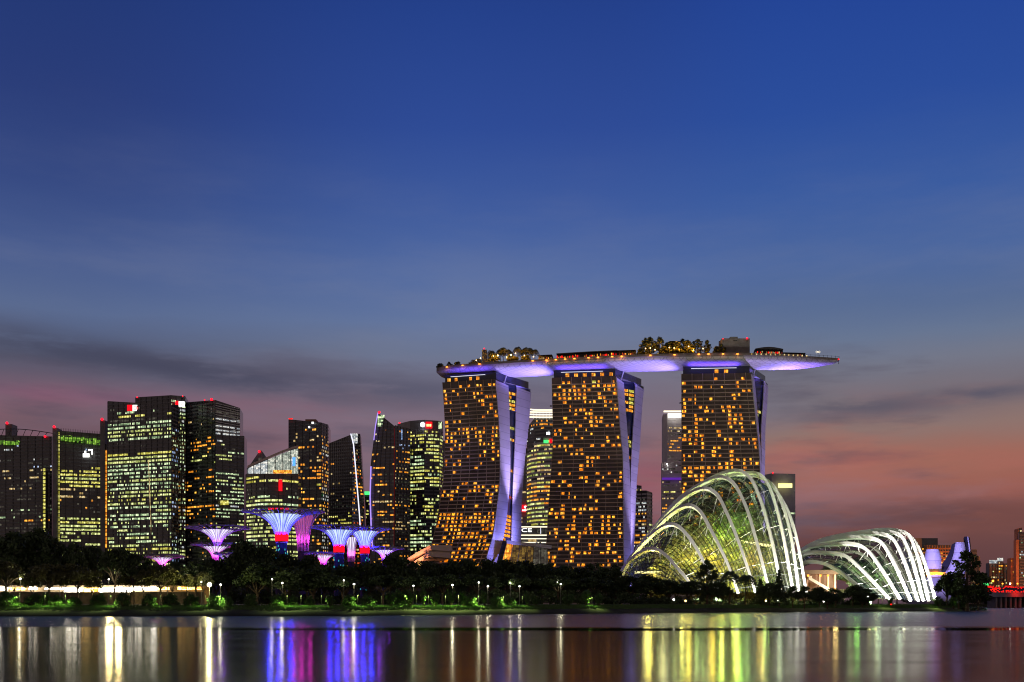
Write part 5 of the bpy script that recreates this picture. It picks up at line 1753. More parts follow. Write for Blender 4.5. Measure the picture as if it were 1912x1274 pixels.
# px, py of the top, width in px, kind, depth, word
TREES = [
    (-12, 1000, 70, 'round', 452, 'round'), (28, 992, 80, 'round', 448, 'round'), (66, 984, 66, 'round', 455, 'round'), (104, 1003, 60, 'round', 447, 'round'),
    (150, 1012, 58, 'spread', 450, 'flat-topped'), (178, 1016, 40, 'spread', 456, 'flat-topped'),
    (12, 1045, 74, 'spread', 400, 'low flat-topped'), (92, 1050, 76, 'spread', 398, 'low flat-topped'), (145, 1052, 72, 'spread', 402, 'low flat-topped'),
    (214, 1021, 66, 'spread', 398, 'flat-topped'), (250, 1030, 62, 'spread', 404, 'flat-topped'), (300, 1052, 74, 'spread', 400, 'low flat-topped'), (332, 1046, 50, 'spread', 455, 'flat-topped'),
    (26, 1066, 34, 'spread', 408, 'slim'), (58, 1070, 30, 'spread', 410, 'slim'), (118, 1068, 34, 'spread', 407, 'slim'), (172, 1072, 30, 'spread', 410, 'slim'), (236, 1066, 36, 'spread', 408, 'slim'), (268, 1070, 34, 'spread', 406, 'slim'), (322, 1068, 34, 'spread', 409, 'slim'), (350, 1072, 28, 'spread', 407, 'slim'), (380, 1066, 34, 'spread', 410, 'slim'),
    (366, 1044, 76, 'spread', 420, 'flat-topped'), (405, 1046, 60, 'round', 450, 'round'), (425, 1040, 60, 'round', 452, 'round'),
    (462, 1010, 62, 'round', 455, 'round'), (500, 1021, 66, 'round', 452, 'round'), (540, 1034, 66, 'round', 455, 'round'), (574, 1038, 60, 'round', 450, 'round'), (480, 1052, 80, 'round', 415, 'low round'), (535, 1058, 80, 'round', 412, 'low round'), (585, 1060, 76, 'round', 418, 'low round'),
    (606, 1056, 52, 'round', 455, 'round'), (645, 1056, 60, 'round', 452, 'round'), (690, 1052, 56, 'round', 455, 'round'), (728, 1035, 62, 'round', 458, 'round'), (762, 1044, 60, 'round', 460, 'round'), (640, 1074, 76, 'spread', 420, 'low flat-topped'), (715, 1072, 80, 'spread', 422, 'low flat-topped'), (770, 1074, 76, 'spread', 428, 'low flat-topped'),
    (800, 1050, 56, 'round', 470, 'round'), (838, 1047, 60, 'round', 474, 'round'), (876, 1044, 58, 'round', 480, 'round'), (915, 1046, 56, 'round', 484, 'round'), (826, 1072, 72, 'spread', 445, 'low flat-topped'), (890, 1070, 74, 'spread', 450, 'low flat-topped'),
    (950, 1044, 58, 'round', 490, 'round'), (985, 1046, 58, 'round', 494, 'round'), (1012, 1052, 50, 'round', 496, 'round'), (965, 1070, 74, 'spread', 456, 'low flat-topped'),
    (1048, 1056, 60, 'round', 500, 'round'), (1090, 1060, 62, 'round', 504, 'round'), (1130, 1060, 54, 'round', 506, 'round'), (1042, 1074, 72, 'spread', 468, 'low flat-topped'), (1110, 1076, 72, 'spread', 474, 'low flat-topped'),
    (1150, 1062, 40, 'airy', 486, 'airy'), (1178, 1076, 58, 'round', 488, 'round'), (1216, 1076, 56, 'round', 490, 'round'), (1250, 1084, 50, 'round', 494, 'round'), (1285, 1086, 44, 'round', 498, 'round'),
    (1320, 1048, 42, 'airy', 496, 'airy'), (1362, 1058, 40, 'palm', 498, 'palm'), (1392, 1066, 42, 'palm', 500, 'palm'), (1340, 1088, 44, 'round', 500, 'round'), (1420, 1080, 30, 'cone', 502, 'conical'),
    (1455, 1060, 26, 'cone', 503, 'conical'), (1437, 1088, 30, 'round', 503, 'round'), (1480, 1096, 34, 'round', 505, 'round'), (1502, 1096, 34, 'round', 506, 'round'),
    (1530, 1098, 36, 'round', 515, 'round'), (1560, 1100, 40, 'round', 520, 'round'), (1592, 1094, 36, 'round', 526, 'round'), (1618, 1100, 34, 'round', 530, 'round'), (1545, 1108, 44, 'round', 512, 'low round'), (1610, 1110, 40, 'round', 524, 'low round'),
    (1806, 1032, 62, 'airy', 560, 'airy'), (1768, 1070, 44, 'round', 566, 'round'), (1790, 1082, 40, 'round', 560, 'round'), (1826, 1090, 40, 'round', 590, 'round'),
]
WORDS = {'slim': 'slim young tree', 'round': 'dark round-crowned tree', 'flat-topped': 'dark flat-topped spreading tree', 'low flat-topped': 'low bare-trunked spreading tree', 'low round': 'lower dark bushy tree', 'airy': 'dark tall loose-crowned tree', 'palm': 'dark feathery palm', 'conical': 'slim conical tree'}
NAMES = {'slim': 'young_tree', 'round': 'broadleaf_tree', 'flat-topped': 'rain_tree', 'low flat-topped': 'rain_tree', 'low round': 'broadleaf_tree', 'airy': 'tall_tree', 'palm': 'palm_tree', 'conical': 'conifer_tree'}
rnd = random.Random(77)
for (px, py, wpx, kind, Y, word), lab in labelled(TREES, lambda r, lm, ps: '%s before %s%s' % (WORDS[r[-1]], lm, ps)):
    x = xp(px, Y); z = ground_z(x, Y)
    h = zp(py, Y) - z
    plant(NAMES[word], lab, 'tree', kind, rnd.choice((1, 2, 3)), x, Y, z - .05, h * 1.02, wpx * Y / F * 1.12, rnd.uniform(0, 6.28), 'trees of the waterside park',
          crown_mat=M['leaf_lamplit'] if (word in ('low flat-topped', 'slim') and px < 420) else None)  # pavilion lamplight put into the colour of these crowns

BUSHES = [(14, 1104, 44, 'clipped'), (62, 1108, 40, 'clipped'), (84, 1105, 34, 'clipped'), (108, 1110, 34, 'clipped'), (140, 1114, 30, 'clipped'), (184, 1108, 36, 'clipped'), (230, 1105, 34, 'clipped'), (279, 1108, 32, 'clipped'), (318, 1108, 36, 'clipped'), (358, 1109, 34, 'clipped'),
          (399, 1108, 28, 'clipped'), (424, 1112, 28, 'clipped'), (468, 1108, 30, 'clipped'), (516, 1109, 30, 'clipped'), (548, 1111, 22, 'clipped'), (578, 1112, 22, 'clipped'), (652, 1110, 30, 'clipped'), (686, 1110, 32, 'clipped'),
          (533, 1108, 18, 'loose'), (617, 1112, 20, 'loose'), (730, 1106, 24, 'loose'), (745, 1100, 26, 'clipped'), (766, 1104, 26, 'loose'), (791, 1096, 16, 'loose'), (812, 1108, 20, 'loose'), (843, 1102, 20, 'loose'), (866, 1104, 22, 'loose'), (880, 1110, 24, 'clipped'), (905, 1106, 22, 'loose'), (928, 1112, 30, 'clipped'), (952, 1114, 26, 'clipped'), (984, 1104, 18, 'loose'), (1000, 1112, 26, 'loose'),
          (1060, 1110, 26, 'loose'), (1095, 1104, 28, 'loose'), (1118, 1110, 24, 'loose'), (1662, 1118, 20, 'loose'), (1752, 1114, 22, 'loose'), (1780, 1116, 24, 'loose'), (1800, 1118, 22, 'loose')]
for (px, py, wpx, word), lab in labelled(BUSHES, lambda r, lm, ps: '%s bush on the bank below %s%s' % ({'clipped': 'rounded clipped', 'loose': 'loose leafy'}[r[-1]], lm, ps)):
    # stand just behind the crest of the bank
    x0 = xp(px, 370); Y = shore_y(x0) + 17; x = xp(px, Y); Y = shore_y(x) + 17 + rnd.uniform(-2, 5); x = xp(px, Y)
    z = ground_z(x, Y)
    plant('clipped_bush' if word == 'clipped' else 'leafy_bush', lab, 'bush', 'bush' if word == 'clipped' else 'shrub', rnd.choice((1, 2, 3)), x, Y, z - .05, zp(py, Y) - z, wpx * Y / F * 1.05, rnd.uniform(0, 6.28),
          'bushes along the bank', part=('stems', 'crown'))

# trees and lamps on the roof deck
ROOF = [(824, 680, 12, 'round', .35), (834, 678, 10, 'round', .5), (846, 677, 12, 'round', .4), (878, 671, 12, 'palm', .35), (890, 668, 14, 'palm', .55),
        (915, 652, 18, 'palm', .45), (925, 649, 18, 'palm', .6), (936, 646, 18, 'palm', .4), (947, 650, 18, 'palm', .55), (958, 645, 18, 'palm', .45), (968, 650, 16, 'palm', .6), (978, 646, 18, 'palm', .4), (988, 647, 16, 'palm', .55), (998, 650, 16, 'palm', .5),
        (920, 662, 20, 'round', .3), (950, 664, 20, 'round', .28), (980, 665, 18, 'round', .3), (1196, 652, 12, 'round', .4),
        (1206, 633, 22, 'airy', .45), (1217, 631, 22, 'airy', .55), (1229, 632, 24, 'airy', .45), (1246, 640, 22, 'round', .5), (1262, 637, 24, 'round', .4), (1276, 634, 24, 'airy', .5), (1288, 637, 22, 'round', .4), (1308, 635, 24, 'airy', .5), (1327, 637, 16, 'airy', .45), (1240, 650, 22, 'round', .28), (1268, 650, 22, 'round', .28), (1290, 650, 20, 'round', .28), (1344, 648, 12, 'round', .4), (1354, 645, 12, 'round', .35)]


def roof_zone(px):
    return 'at the blunt deck end' if px < 860 else 'by the warm-lit kiosk' if px < 905 else 'in the palm clump beside the rooftop bar' if px < 1050 else 'in the grove between pavilion and lift house' if px < 1338 else 'against the lift house'


cnt = {}
for r in ROOF:
    cnt.setdefault((roof_zone(r[0]), r[3]), []).append(r)
for (zone, kind), lst in cnt.items():
    for n, (px, py, wpx, kd, t_) in enumerate(sorted(lst)):
        i = deck_i(px); p = deck_pt(i, t_, 0)
        nm = {'palm': 'palm_tree', 'round': 'broadleaf_tree', 'airy': 'tall_tree'}[kd]
        kn = {'palm': 'rooftop palm', 'round': 'small bushy rooftop tree', 'airy': 'taller rooftop tree'}[kd]
        ps = '' if len(lst) == 1 else ', %s from left' % ORD[n]
        h = zp(py, p.y) - p.z
        plant(nm, '%s %s%s' % (kn, zone, ps), 'tree', kd, 1 + n % 3, p.x, p.y, p.z, h * 1.05, wpx * p.y / F * 1.2, n * 1.3, 'trees on the roof deck', crown_mat=M['leaf_lamplit'])
cen = []
rngr = np.random.default_rng(3)
for q in range(230):
    px = rngr.uniform(822, 1345) if q < 190 else rngr.uniform(1400, 1500)
    i = deck_i(px); p = deck_pt(i, rngr.uniform(.06, .2), rngr.uniform(.8, 2.6 if px < 1345 else 2.2))
    cen.append((tuple(p), rngr.uniform(.7, 1.4)))
V, Fc = leaf_cloud(rngr, cen, 30, 1, .32, .8)
me = mesh_from('rooftop_undergrowth', V, Fc, M['leaf_lamplit'])
o_ = bpy.data.objects.new('rooftop_undergrowth', me); COL.objects.link(o_)
o_['kind'] = 'stuff'; o_['label'] = 'low planting along the edge of the roof deck'; o_['category'] = 'undergrowth'
RL = [(884, 674), (893, 670), (919, 666), (931, 665), (942, 668), (955, 664), (962, 661), (976, 665), (992, 667), (1206, 652), (1214, 651), (1226, 654), (1247, 650), (1258, 651), (1272, 654), (1285, 648), (1296, 655), (1310, 652)]
for n, (px, py) in enumerate(RL):
    i = deck_i(px); p = deck_pt(i, .16, 0)
    h = max(1.6, zp(py, p.y) - p.z)
    z_ = roof_zone(px); sm = [q for q in RL if roof_zone(q[0]) == z_]
    t = thing('garden_lamp', 'warm globe lamp %s, %s from left' % (z_, ORD[sm.index((px, py))]), 'lamp', p, 'garden lamps on the roof deck')
    b_ = MB(); b_.tube([p, p + Vector((0, 0, h))], .1, 5); b_.build('pole', M['dark_metal'], t)
    b_ = MB(); b_.ball(p + Vector((0, 0, h)), .45 if n not in (3, 5) else .65, 6); b_.build('globe', M['lamp_warm'], t)
    light('globe_glow', 'POINT', p + Vector((0, -.9, h)), 2600, (255, 165, 40), t, .6)


# ------------------------------------------------------------------ supertrees
def supertree(label, px, y_rim, w_px, y_neck, neck_px, Y, y_base_visible, bowl, rodcol, lightcol, energy, collar=True, tilt=0.0, nr=26):
    x = xp(px, Y); zr = zp(y_rim, Y); zn = zp(y_neck, Y)
    R = w_px * .5 * Y / F; r0 = max(.6, neck_px * .5 * Y / F)
    t = thing('supertree', label, 'supertree', (x, Y, GZ), 'lit steel supertrees')
    b_ = MB(); b_.lathe((x, Y, 0), [(r0 * 1.15, GZ), (r0, zn - 4), (r0 * .95, zn)], 16); trk = b_.build('trunk', M['plant_wall'], t, True)
    if collar:
        b_ = MB(); hc = max(3.0, (zr - zn) * .34); b_.lathe((x, Y, 0), [(r0 * 1.22, zn - hc * .5), (r0 * 1.26, zn), (r0 * 1.24, zn + hc * .6)], 20); b_.build('light_collar', glow('collar_red', (255, 18, 42), 1.15), t, True)
        rs = random.Random(int(px))
        for q in range(26):
            a = rs.uniform(math.pi, 2 * math.pi); z = rs.uniform(zn - 24, zn - 5)
            pp = Vector((x + math.cos(a) * r0 * 1.12, Y + math.sin(a) * r0 * 1.12, z))
            b_ = MB(); b_.box(pp.x - .22, pp.x + .22, pp.y - .15, pp.y + .15, pp.z - .5, pp.z + .5); b_.build('trunk_light', glow('trunk_cyan', (70, 200, 220), .7), trk)
    # glowing inner funnel
    b_ = MB(); prof = []
    for q in range(12):
        f = q / 11
        prof.append((r0 * .85 + (R * .47 - r0 * .85) * f ** 1.8, zn + (zr - zn) * .88 * f))
    b_.lathe((x, Y, 0), prof, 28, cap=False); b_.build('lantern_funnel', bowl, t, True)
    # flaring steel ribs
    for q in range(nr):
        a = 2 * math.pi * (q + .5) / nr
        pts = []
        for j in range(11):
            f = j / 10
            rr = r0 * 1.02 + (R - r0) * (f ** 2.1)
            zz = zn - (zr - zn) * .25 + (zr - zn) * 1.25 * (1 - (1 - f) ** 1.7)
            pts.append((x + math.cos(a) * rr, Y + math.sin(a) * rr, zz))
        b_ = MB(); b_.tube(pts, .2, 3); b_.build('rib', rodcol, t)
    # canopy net: rings and short twigs along the rim
    b_ = MB()
    for rr, dz_ in ((R, .35), (R * .86, .9), (R * .7, .6), (R * .55, 0)):
        ring = [(x + math.cos(2 * math.pi * j / 40) * rr, Y + math.sin(2 * math.pi * j / 40) * rr, zr + dz_ - (0.9 if rr < R * .6 else 0)) for j in range(41)]
        b_.tube(ring, .15, 3)
    rs = random.Random(int(px) + 5)
    for q in range(90):
        a = rs.uniform(0, 6.283); r1 = R * rs.uniform(.6, .95); r2 = r1 + R * rs.uniform(.05, .14); a2 = a + rs.uniform(-.1, .1)
        b_.tube([(x + math.cos(a) * r1, Y + math.sin(a) * r1, zr + rs.uniform(-.4, .6)), (x + math.cos(a2) * r2, Y + math.sin(a2) * r2, zr + rs.uniform(0, 1.6))], .13, 3)
    b_.build('canopy_net', principled('net_steel', (.2, .16, .24), .5), t)
    if collar:
        for q in range(5):
            a = math.pi * (1.15 + .14 * q); b_ = MB(); b_.box(x + math.cos(a) * R * .3 - .8, x + math.cos(a) * R * .3 + .8, Y + math.sin(a) * R * .3 - .3, Y + math.sin(a) * R * .3 + .3, zr + 1.0, zr + 2.0)
            if w_px > 120:
                b_.build('crown_light', M['lamp_red'], t)
    for dx_, dy_ in ((0, -1), (-.9, -.5), (.9, -.5)):
        light('canopy_light', 'POINT', (x + dx_ * (r0 + R * .16), Y + dy_ * (r0 + R * .16), zn + (zr - zn) * .12), energy * .22, lightcol, t, .8)
    return t


M['rod'] = principled('supertree_steel', (.55, .45, .6), .5)


def bowl_mat(name, low, high, strength):
    m = bpy.data.materials.new(name); m.use_nodes = True
    t = m.node_tree; t.nodes.clear(); k = N(t)
    o = k.n('ShaderNodeTexCoord').outputs['Object']
    sp_ = k.n('ShaderNodeSeparateXYZ'); t.links.new(o, sp_.inputs[0])
    an = k.m('ARCTAN2', sp_.outputs[0], sp_.outputs[1])
    st = k.noise(k.vec(k.m('MULTIPLY', an, 6.0), k.m('MULTIPLY', sp_.outputs[2], .06), 0.0), 1.0, 2.0)
    e = k.n('ShaderNodeEmission'); k.put(e.inputs[0], k.mix(st, lin(low), lin(high))); k.put(e.inputs[1], k.m('MULTIPLY', k.m('ADD', .55, k.m('MULTIPLY', k.step(st, .3, .65), .6)), strength))
    out = k.n('ShaderNodeOutputMaterial'); t.links.new(e.outputs[0], out.inputs[0])
    m.cycles.emission_sampling = 'NONE'
    return m


bowl_blue = bowl_mat('bowl_blue', (150, 185, 255), (225, 238, 255), 1.15)
bowl_white = bowl_mat('bowl_white', (215, 190, 250), (250, 250, 255), 1.15)
bowl_pink = bowl_mat('bowl_pink', (170, 40, 150), (240, 130, 210), .6)
BLUE_, PURP_, PINK_ = (40, 40, 255), (130, 40, 220), (220, 50, 190)
supertree('magenta supertree partly hidden behind the largest blue one', 566, 957, 80, 1016, 20, 660, 0, bowl_pink, M['rod'], PINK_, 11000, collar=False, nr=24)
supertree('largest supertree, blue canopy with red collar', 526, 957, 150, 1004, 20, 600, 0, bowl_blue, M['rod'], BLUE_, 42000, nr=32)
supertree('blue supertree with red collar, beside its twin and nearer the largest one', 633, 987, 108, 1026, 17, 620, 0, bowl_blue, M['rod'], BLUE_, 30000)
supertree('blue supertree with red collar, twin standing closer to the hotel', 681, 989, 98, 1028, 15, 640, 0, bowl_blue, M['rod'], BLUE_, 28000)
supertree('pink-white supertree half hidden between the two blue twins', 656, 1000, 46, 1040, 12, 720, 0, bowl_white, M['rod'], PINK_, 4500, collar=False, nr=20)
supertree('wide purple supertree with white funnel before the louvred tower', 406, 987, 122, 1022, 9, 640, 0, bowl_white, M['rod'], PURP_, 15000, collar=False)
supertree('smaller purple supertree below the wide purple one', 402, 1019, 90, 1042, 10, 600, 0, bowl_white, M['rod'], PINK_, 4500, collar=False, nr=22)
supertree('lowest small supertree just above the trees, touching the smaller purple one', 422, 1036, 46, 1052, 8, 590, 0, bowl_white, M['rod'], PURP_, 5000, collar=False, nr=18)
supertree('small purple supertree low before the bank tower', 303, 1041, 80, 1056, 9, 600, 0, bowl_white, M['rod'], PINK_, 4500, collar=False, nr=20)
supertree('small pink-white supertree low beside the twin with red collar', 604, 1036, 72, 1052, 9, 640, 0, bowl_white, M['rod'], PINK_, 4500, collar=False, nr=20)
supertree('small violet supertree low beside the curved shell roof', 718, 1026, 74, 1044, 9, 650, 0, bowl_white, M['rod'], PURP_, 9000, collar=False, nr=20)

# curved shell roof (theatre) by the first hotel tower
sr = thing('shell_roof', 'pair of curved orange-lit shell roofs beside the flaring hotel tower', 'shell roof', P(790, 1128, 780))
for (a, b__, c, th_) in (((757, 1046), (780, 1032), (803, 1019), 3.4), ((772, 1050), (786, 1041), (800, 1031), 3.6)):
    top = crom([P(*a, 780), P(*b__, 776), P(*c, 772)], 12)
    b_ = MB(); rows = []
    for q, v in enumerate(top):
        f = q / 11
        rows.append([v, v + Vector((1.0, 0, -th_ * (.3 + .7 * f))), v + Vector((1.0 + 14 * f, 26, -th_)), v + Vector((14 * f, 26, 1.5))])
    b_.grid(rows, close=True); b_.face(*rows[0]); b_.face(*rows[-1]); b_.build('shell', principled('shell_paint', (.7, .55, .45), .5), sr)
b_ = MB(); b_.box(xp(760, 790), xp(800, 790), 790, 815, GZ, zp(1052, 790)); b_.build('hall', M['spandrel'], sr)
light('shell_lamp', 'SPOT', P(775, 1062, 762), 42000, (255, 160, 110), sr, .8, P(788, 1034, 776), 90)

# ------------------------------------------------------------------ inside the tall dome
mt = thing('planted_mountain', 'steep planted mountain of ferns inside the tall glass dome', 'planted mountain', P(1385, 1128, 582))
b_ = MB(); rg = random.Random(8)
prof = []
for q in range(10):
    f = q / 9
    prof.append((21 * (1 - f) ** .8 + 3, GZ + f * 46))
rings = []
cxm, cym = xp(1385, 582), 582
for (r, z) in prof:
    rings.append([(cxm + math.cos(2 * math.pi * j / 20) * r * rg.uniform(.85, 1.12) * 1.15 - (z - GZ) * .0, cym + math.sin(2 * math.pi * j / 20) * r * rg.uniform(.85, 1.12) * .8, z) for j in range(20)])
b_.grid(rings, close=True); b_.face(*rings[-1]); b_.build('rock_core', principled('fern_rock', (.10, .09, .05), .9, var=.5, vscale=.3), mt)
rngm = np.random.default_rng(12)
cen = []
for q in range(150):
    f = rngm.uniform(0, 1); a = rngm.uniform(math.pi * .9, 2.1 * math.pi)
    r = (21 * (1 - f) ** .8 + 3) * 1.08
    cen.append(((cxm + math.cos(a) * r * 1.15, cym + math.sin(a) * r * .8, GZ + f * 46), rngm.uniform(1.2, 2.6)))
V, Fc = leaf_cloud(rngm, cen, 26, 1, .62, .9)
o0 = ORG[mt.name]
me = mesh_from('foliage', [(v[0] - o0.x, v[1] - o0.y, v[2] - o0.z) for v in V], Fc, principled('fern_leaf', (.15, .15, .065), .6, var=.6, vscale=.12))
o_ = bpy.data.objects.new('foliage', me); COL.objects.link(o_); o_.parent = mt
ms_ = thing('planted_terraces', 'broad fern-covered terraces rising under the glass of the tall dome', 'planted terraces', P(1340, 1128, 575))


def inner(q, v, f):
    p = ic + (Rr[q][v] - ic) * f
    p.z = max(GZ, p.z - 1)
    return p


nvv = len(Rr[0])
b_ = MB(); b_.grid([[inner(q, v, .70) for v in range(0, nvv, 2)] for q in range(0, 49, 2)]); b_.build('soil_slope', MATS['fern_rock'], ms_)
cen = []
for q in range(560):
    u_, v_ = rngm.integers(3, 47), rngm.integers(0, nvv)
    p = inner(u_, v_, rngm.uniform(.70, .80))
    cen.append((tuple(p), rngm.uniform(.9, 2.0)))
V, Fc = leaf_cloud(rngm, cen, 24, 1, .5, .9)
o0 = ORG[ms_.name]
me = mesh_from('foliage', [(v[0] - o0.x, v[1] - o0.y, v[2] - o0.z) for v in V], Fc, MATS['fern_leaf'])
o_ = bpy.data.objects.new('foliage', me); COL.objects.link(o_); o_.parent = ms_
rl2 = random.Random(31)
for q in range(26):
    u_, v_ = rl2.randint(12, 44), rl2.randint(2, nvv - 6)
    p = inner(u_, v_, .90)
    g_ = rl2.random()
    c_ = (255, 226, 108) if p.z < 26 else ((205, 242, 140) if g_ < .4 else (240, 228, 165))
    light('grow_lamp', 'POINT', p, 2200 if p.z > 26 else 9000, c_, ms_, 1.0)
for (px, py, Y, e_, c_) in ((1330, 1040, 545, 5000, (255, 215, 90)), (1375, 1030, 542, 6000, (235, 225, 90)), (1420, 1040, 545, 6000, (255, 205, 80)), (1380, 975, 550, 4500, (170, 250, 100)), (1345, 990, 548, 3500, (190, 245, 90)), (1405, 930, 560, 2500, (190, 240, 190)),
                            (1205, 1060, 556, 3500, (255, 235, 140)), (1235, 1020, 560, 3500, (240, 225, 150)), (1262, 990, 560, 3500, (235, 225, 150)), (1285, 1040, 545, 4500, (255, 225, 100)), (1310, 1085, 540, 4500, (255, 225, 90)), (1370, 1085, 535, 5000, (235, 240, 110)), (1430, 1085, 540, 4500, (200, 250, 120)), (1250, 1075, 560, 3000, (255, 230, 130)), (1455, 1050, 560, 3000, (235, 250, 210))):
    light('grow_lamp', 'POINT', P(px, py, Y), e_ * 1.9, c_, mt, 1.5)
# smaller planting toward the low corner
for n, (px, Y, h, lab) in enumerate(((1225, 570, 9, 'small tree inside the low corner of the tall dome'), (1262, 562, 13, 'middle-sized tree inside the tall dome near its low corner'), (1300, 560, 17, 'taller tree inside the tall dome beside the planted mountain'), (1330, 556, 14, 'yellow-lit tree inside the tall dome under the lower walkway'))):
    plant('broadleaf_tree', lab, 'tree', 'round', 1 + n % 3, xp(px, Y), Y, GZ, h, h * .9, n * 1.1, 'trees inside the tall dome', crown_mat=MATS['fern_leaf'])
for nm, lab, ctl, Y0, Y1 in (('aerial_walkway', 'glowing upper walkway curving round the planted mountain inside the dome', [(1284, 1003), (1310, 1001), (1340, 1006), (1380, 1012), (1420, 1018), (1442, 1021)], 572, 548),
                             ('aerial_walkway', 'glowing lower walkway running along inside the dome above the tree tops', [(1185, 1071), (1240, 1070), (1300, 1069), (1350, 1069.5), (1380, 1071)], 556, 545)):
    n = len(ctl)
    pts = crom([P(a, c, Y0 + (Y1 - Y0) * q / (n - 1)) for q, (a, c) in enumerate(ctl)], 24)
    t = thing(nm, lab, 'walkway', pts[12])
    b_ = MB(); rows = [[v + Vector((0, 0, -.5)), v + Vector((0, 0, -.2)), v + Vector((0, 2.0, -.2)), v + Vector((0, 2.0, -.5))] for v in pts]
    b_.grid(rows, close=True); b_.build('deck', M['concrete'], t)
    b_ = MB(); rows = [[v + Vector((0, -.05, -.15)), v + Vector((0, -.05, .75))] for v in pts]
    b_.grid(rows); b_.build('light_strip', glow('walkway_light', (255, 235, 170), 2.6), t)
    b_ = MB()
    for v in pts[::2]:
        b_.tube([v + Vector((0, 0, -.15)), v + Vector((0, 0, 1.3))], .06, 3)
    b_.tube([v + Vector((0, 0, 1.3)) for v in pts], .06, 3); b_.build('railing', M['dark_metal'], t)
    for q in (4, 12, 20):
        light('walkway_glow', 'POINT', pts[q] + Vector((0, -1.5, -1.2)), 1500, (255, 225, 130), t, .5)

# inside the low dome
ls_ = thing('planted_beds', 'dim green planted beds heaped inside the low dome', 'planted beds', P(1620, 1128, 620))
ic2 = P(1610, 1112, 630)
nv2 = len(R2[0])


def inner2(q, v, f):
    p = ic2 + (R2[q][v] - ic2) * f
    p.z = max(GZ, p.z - 1)
    return p


b_ = MB(); b_.grid([[inner2(q, v, .55) for v in range(0, nv2, 2)] for q in range(0, 49, 2)]); b_.build('soil_slope', MATS['fern_rock'], ls_)
cen = []
for q in range(300):
    cen.append((tuple(inner2(rngm.integers(4, 47), rngm.integers(0, nv2), rngm.uniform(.55, .68))), rngm.uniform(.9, 2.0)))
V, Fc = leaf_cloud(rngm, cen, 24, 1, .5, .9)
o0 = ORG[ls_.name]
me = mesh_from('foliage', [(v[0] - o0.x, v[1] - o0.y, v[2] - o0.z) for v in V], Fc, principled('fern_dim', (.07, .10, .045), .6, var=.6, vscale=.12))
o_ = bpy.data.objects.new('foliage', me); COL.objects.link(o_); o_.parent = ls_
for q in range(10):
    light('grow_lamp', 'POINT', inner2(rl2.randint(20, 44), rl2.randint(1, nv2 - 3), .86), 1500, (190, 235, 150) if q % 3 else (240, 225, 150), ls_, 1.0)
for n, (px, Y, h, lab) in enumerate(((1575, 610, 9, 'green-lit small tree inside the low dome near its first rib'), (1600, 605, 12, 'brightest green-lit tree inside the low dome'), (1640, 610, 11, 'pale-lit tree inside the low dome between second and third ribs'), (1675, 620, 12, 'dim tree inside the low dome beneath its crest'))):
    plant('broadleaf_tree', lab, 'tree', 'round', 1 + n % 3, xp(px, Y), Y, GZ, h, h, n * 1.1, 'trees inside the low dome', crown_mat=MATS['fern_leaf'])
for (px, py, Y, e_, c_) in ((1560, 1095, 600, 2500, (255, 220, 130)), (1600, 1080, 590, 4200, (170, 255, 110)), (1640, 1075, 600, 3500, (220, 245, 200)), (1680, 1060, 610, 3500, (235, 245, 220)), (1690, 1105, 600, 3000, (255, 240, 200))):
    light('grow_lamp', 'POINT', P(px, py, Y), e_ * 1.4, c_, fd, 1.5)
# orange-lit connecting pavilion between the domes
pv = thing('link_pavilion', 'orange-lit timber pavilion in the gap between the two glass domes', 'pavilion', P(1530, 1128, 600))
b_ = MB(); b_.box(xp(1492, 606), xp(1560, 606), 600, 622, zp(1074, 606), zp(1066, 606)); b_.build('roof', principled('timber_dark', (.10, .05, .025), .8), pv)
b_ = MB(); b_.box(xp(1492, 615), xp(1558, 615), 615, 616, GZ, zp(1074, 615)); b_.build('back_wall', MATS['timber_dark'], pv)
for px in (1505, 1528, 1544, 1557):
    b_ = MB(); b_.box(xp(px, 603), xp(px + 3, 603), 602, 603.5, GZ, zp(1074, 603)); b_.build('column', M['orange_wall'], pv)
b_ = MB(); b_.prism([(xp(1512, 600), 600), (xp(1516, 600), 600), (xp(1516, 600), 601), (xp(1512, 600), 601)], zp(1080, 600), zp(1077, 600))
b_.face(P(1510, 1077, 600), P(1550, 1100, 600), P(1550, 1106, 600), P(1510, 1083, 600)); b_.build('ramp', M['brown_frame'], pv)
for px in (1509, 1532, 1546):
    light('pavilion_lamp', 'POINT', P(px, 1078, 608), 700, (255, 160, 70), pv, .8)
    b_ = MB(); b_.ball(P(px, 1076, 602), .6, 6); b_.build('lamp_globe', M['lamp_orange'], pv)

# white floodlights at the feet of the ribs
rl_ = []
for i, c in enumerate(Cc):
    rl_.append((c[-1], i, 'tall'))
for i, c in enumerate(C2):
    rl_.append((c[-1], i, 'low'))
for p, i, wh in rl_:
    q = Vector((p.x + .6, p.y - 7.5, 0)); q.z = ground_z(q.x, q.y)
    t = thing('floodlight', 'white floodlight at the foot of the %s rib of the %s dome' % (ORD[i], wh), 'floodlight', q, 'floodlights of the glass domes')
    b_ = MB(); b_.box(q.x - .5, q.x + .5, q.y - .3, q.y + .3, q.z, q.z + .6); b_.build('housing', M['dark_metal'], t)
    b_ = MB(); b_.face((q.x - .4, q.y + .31, q.z + .15), (q.x + .4, q.y + .31, q.z + .15), (q.x + .4, q.y + .31, q.z + .55), (q.x - .4, q.y + .31, q.z + .55)); b_.build('lens', M['lamp_white'], t)
    arc = Cc[i] if wh == 'tall' else C2[i]
    tg = arc[31] if wh == 'tall' else arc[33]
    base = (30000 + (40000 if i > 4 else 0)) if wh == 'tall' else 60000
    light('flood_beam', 'SPOT', q + Vector((0, .5, 1.1)), base * (3.2 if wh == 'tall' else 5.0), (255, 250, 238), t, .5, tg, 75, .9)

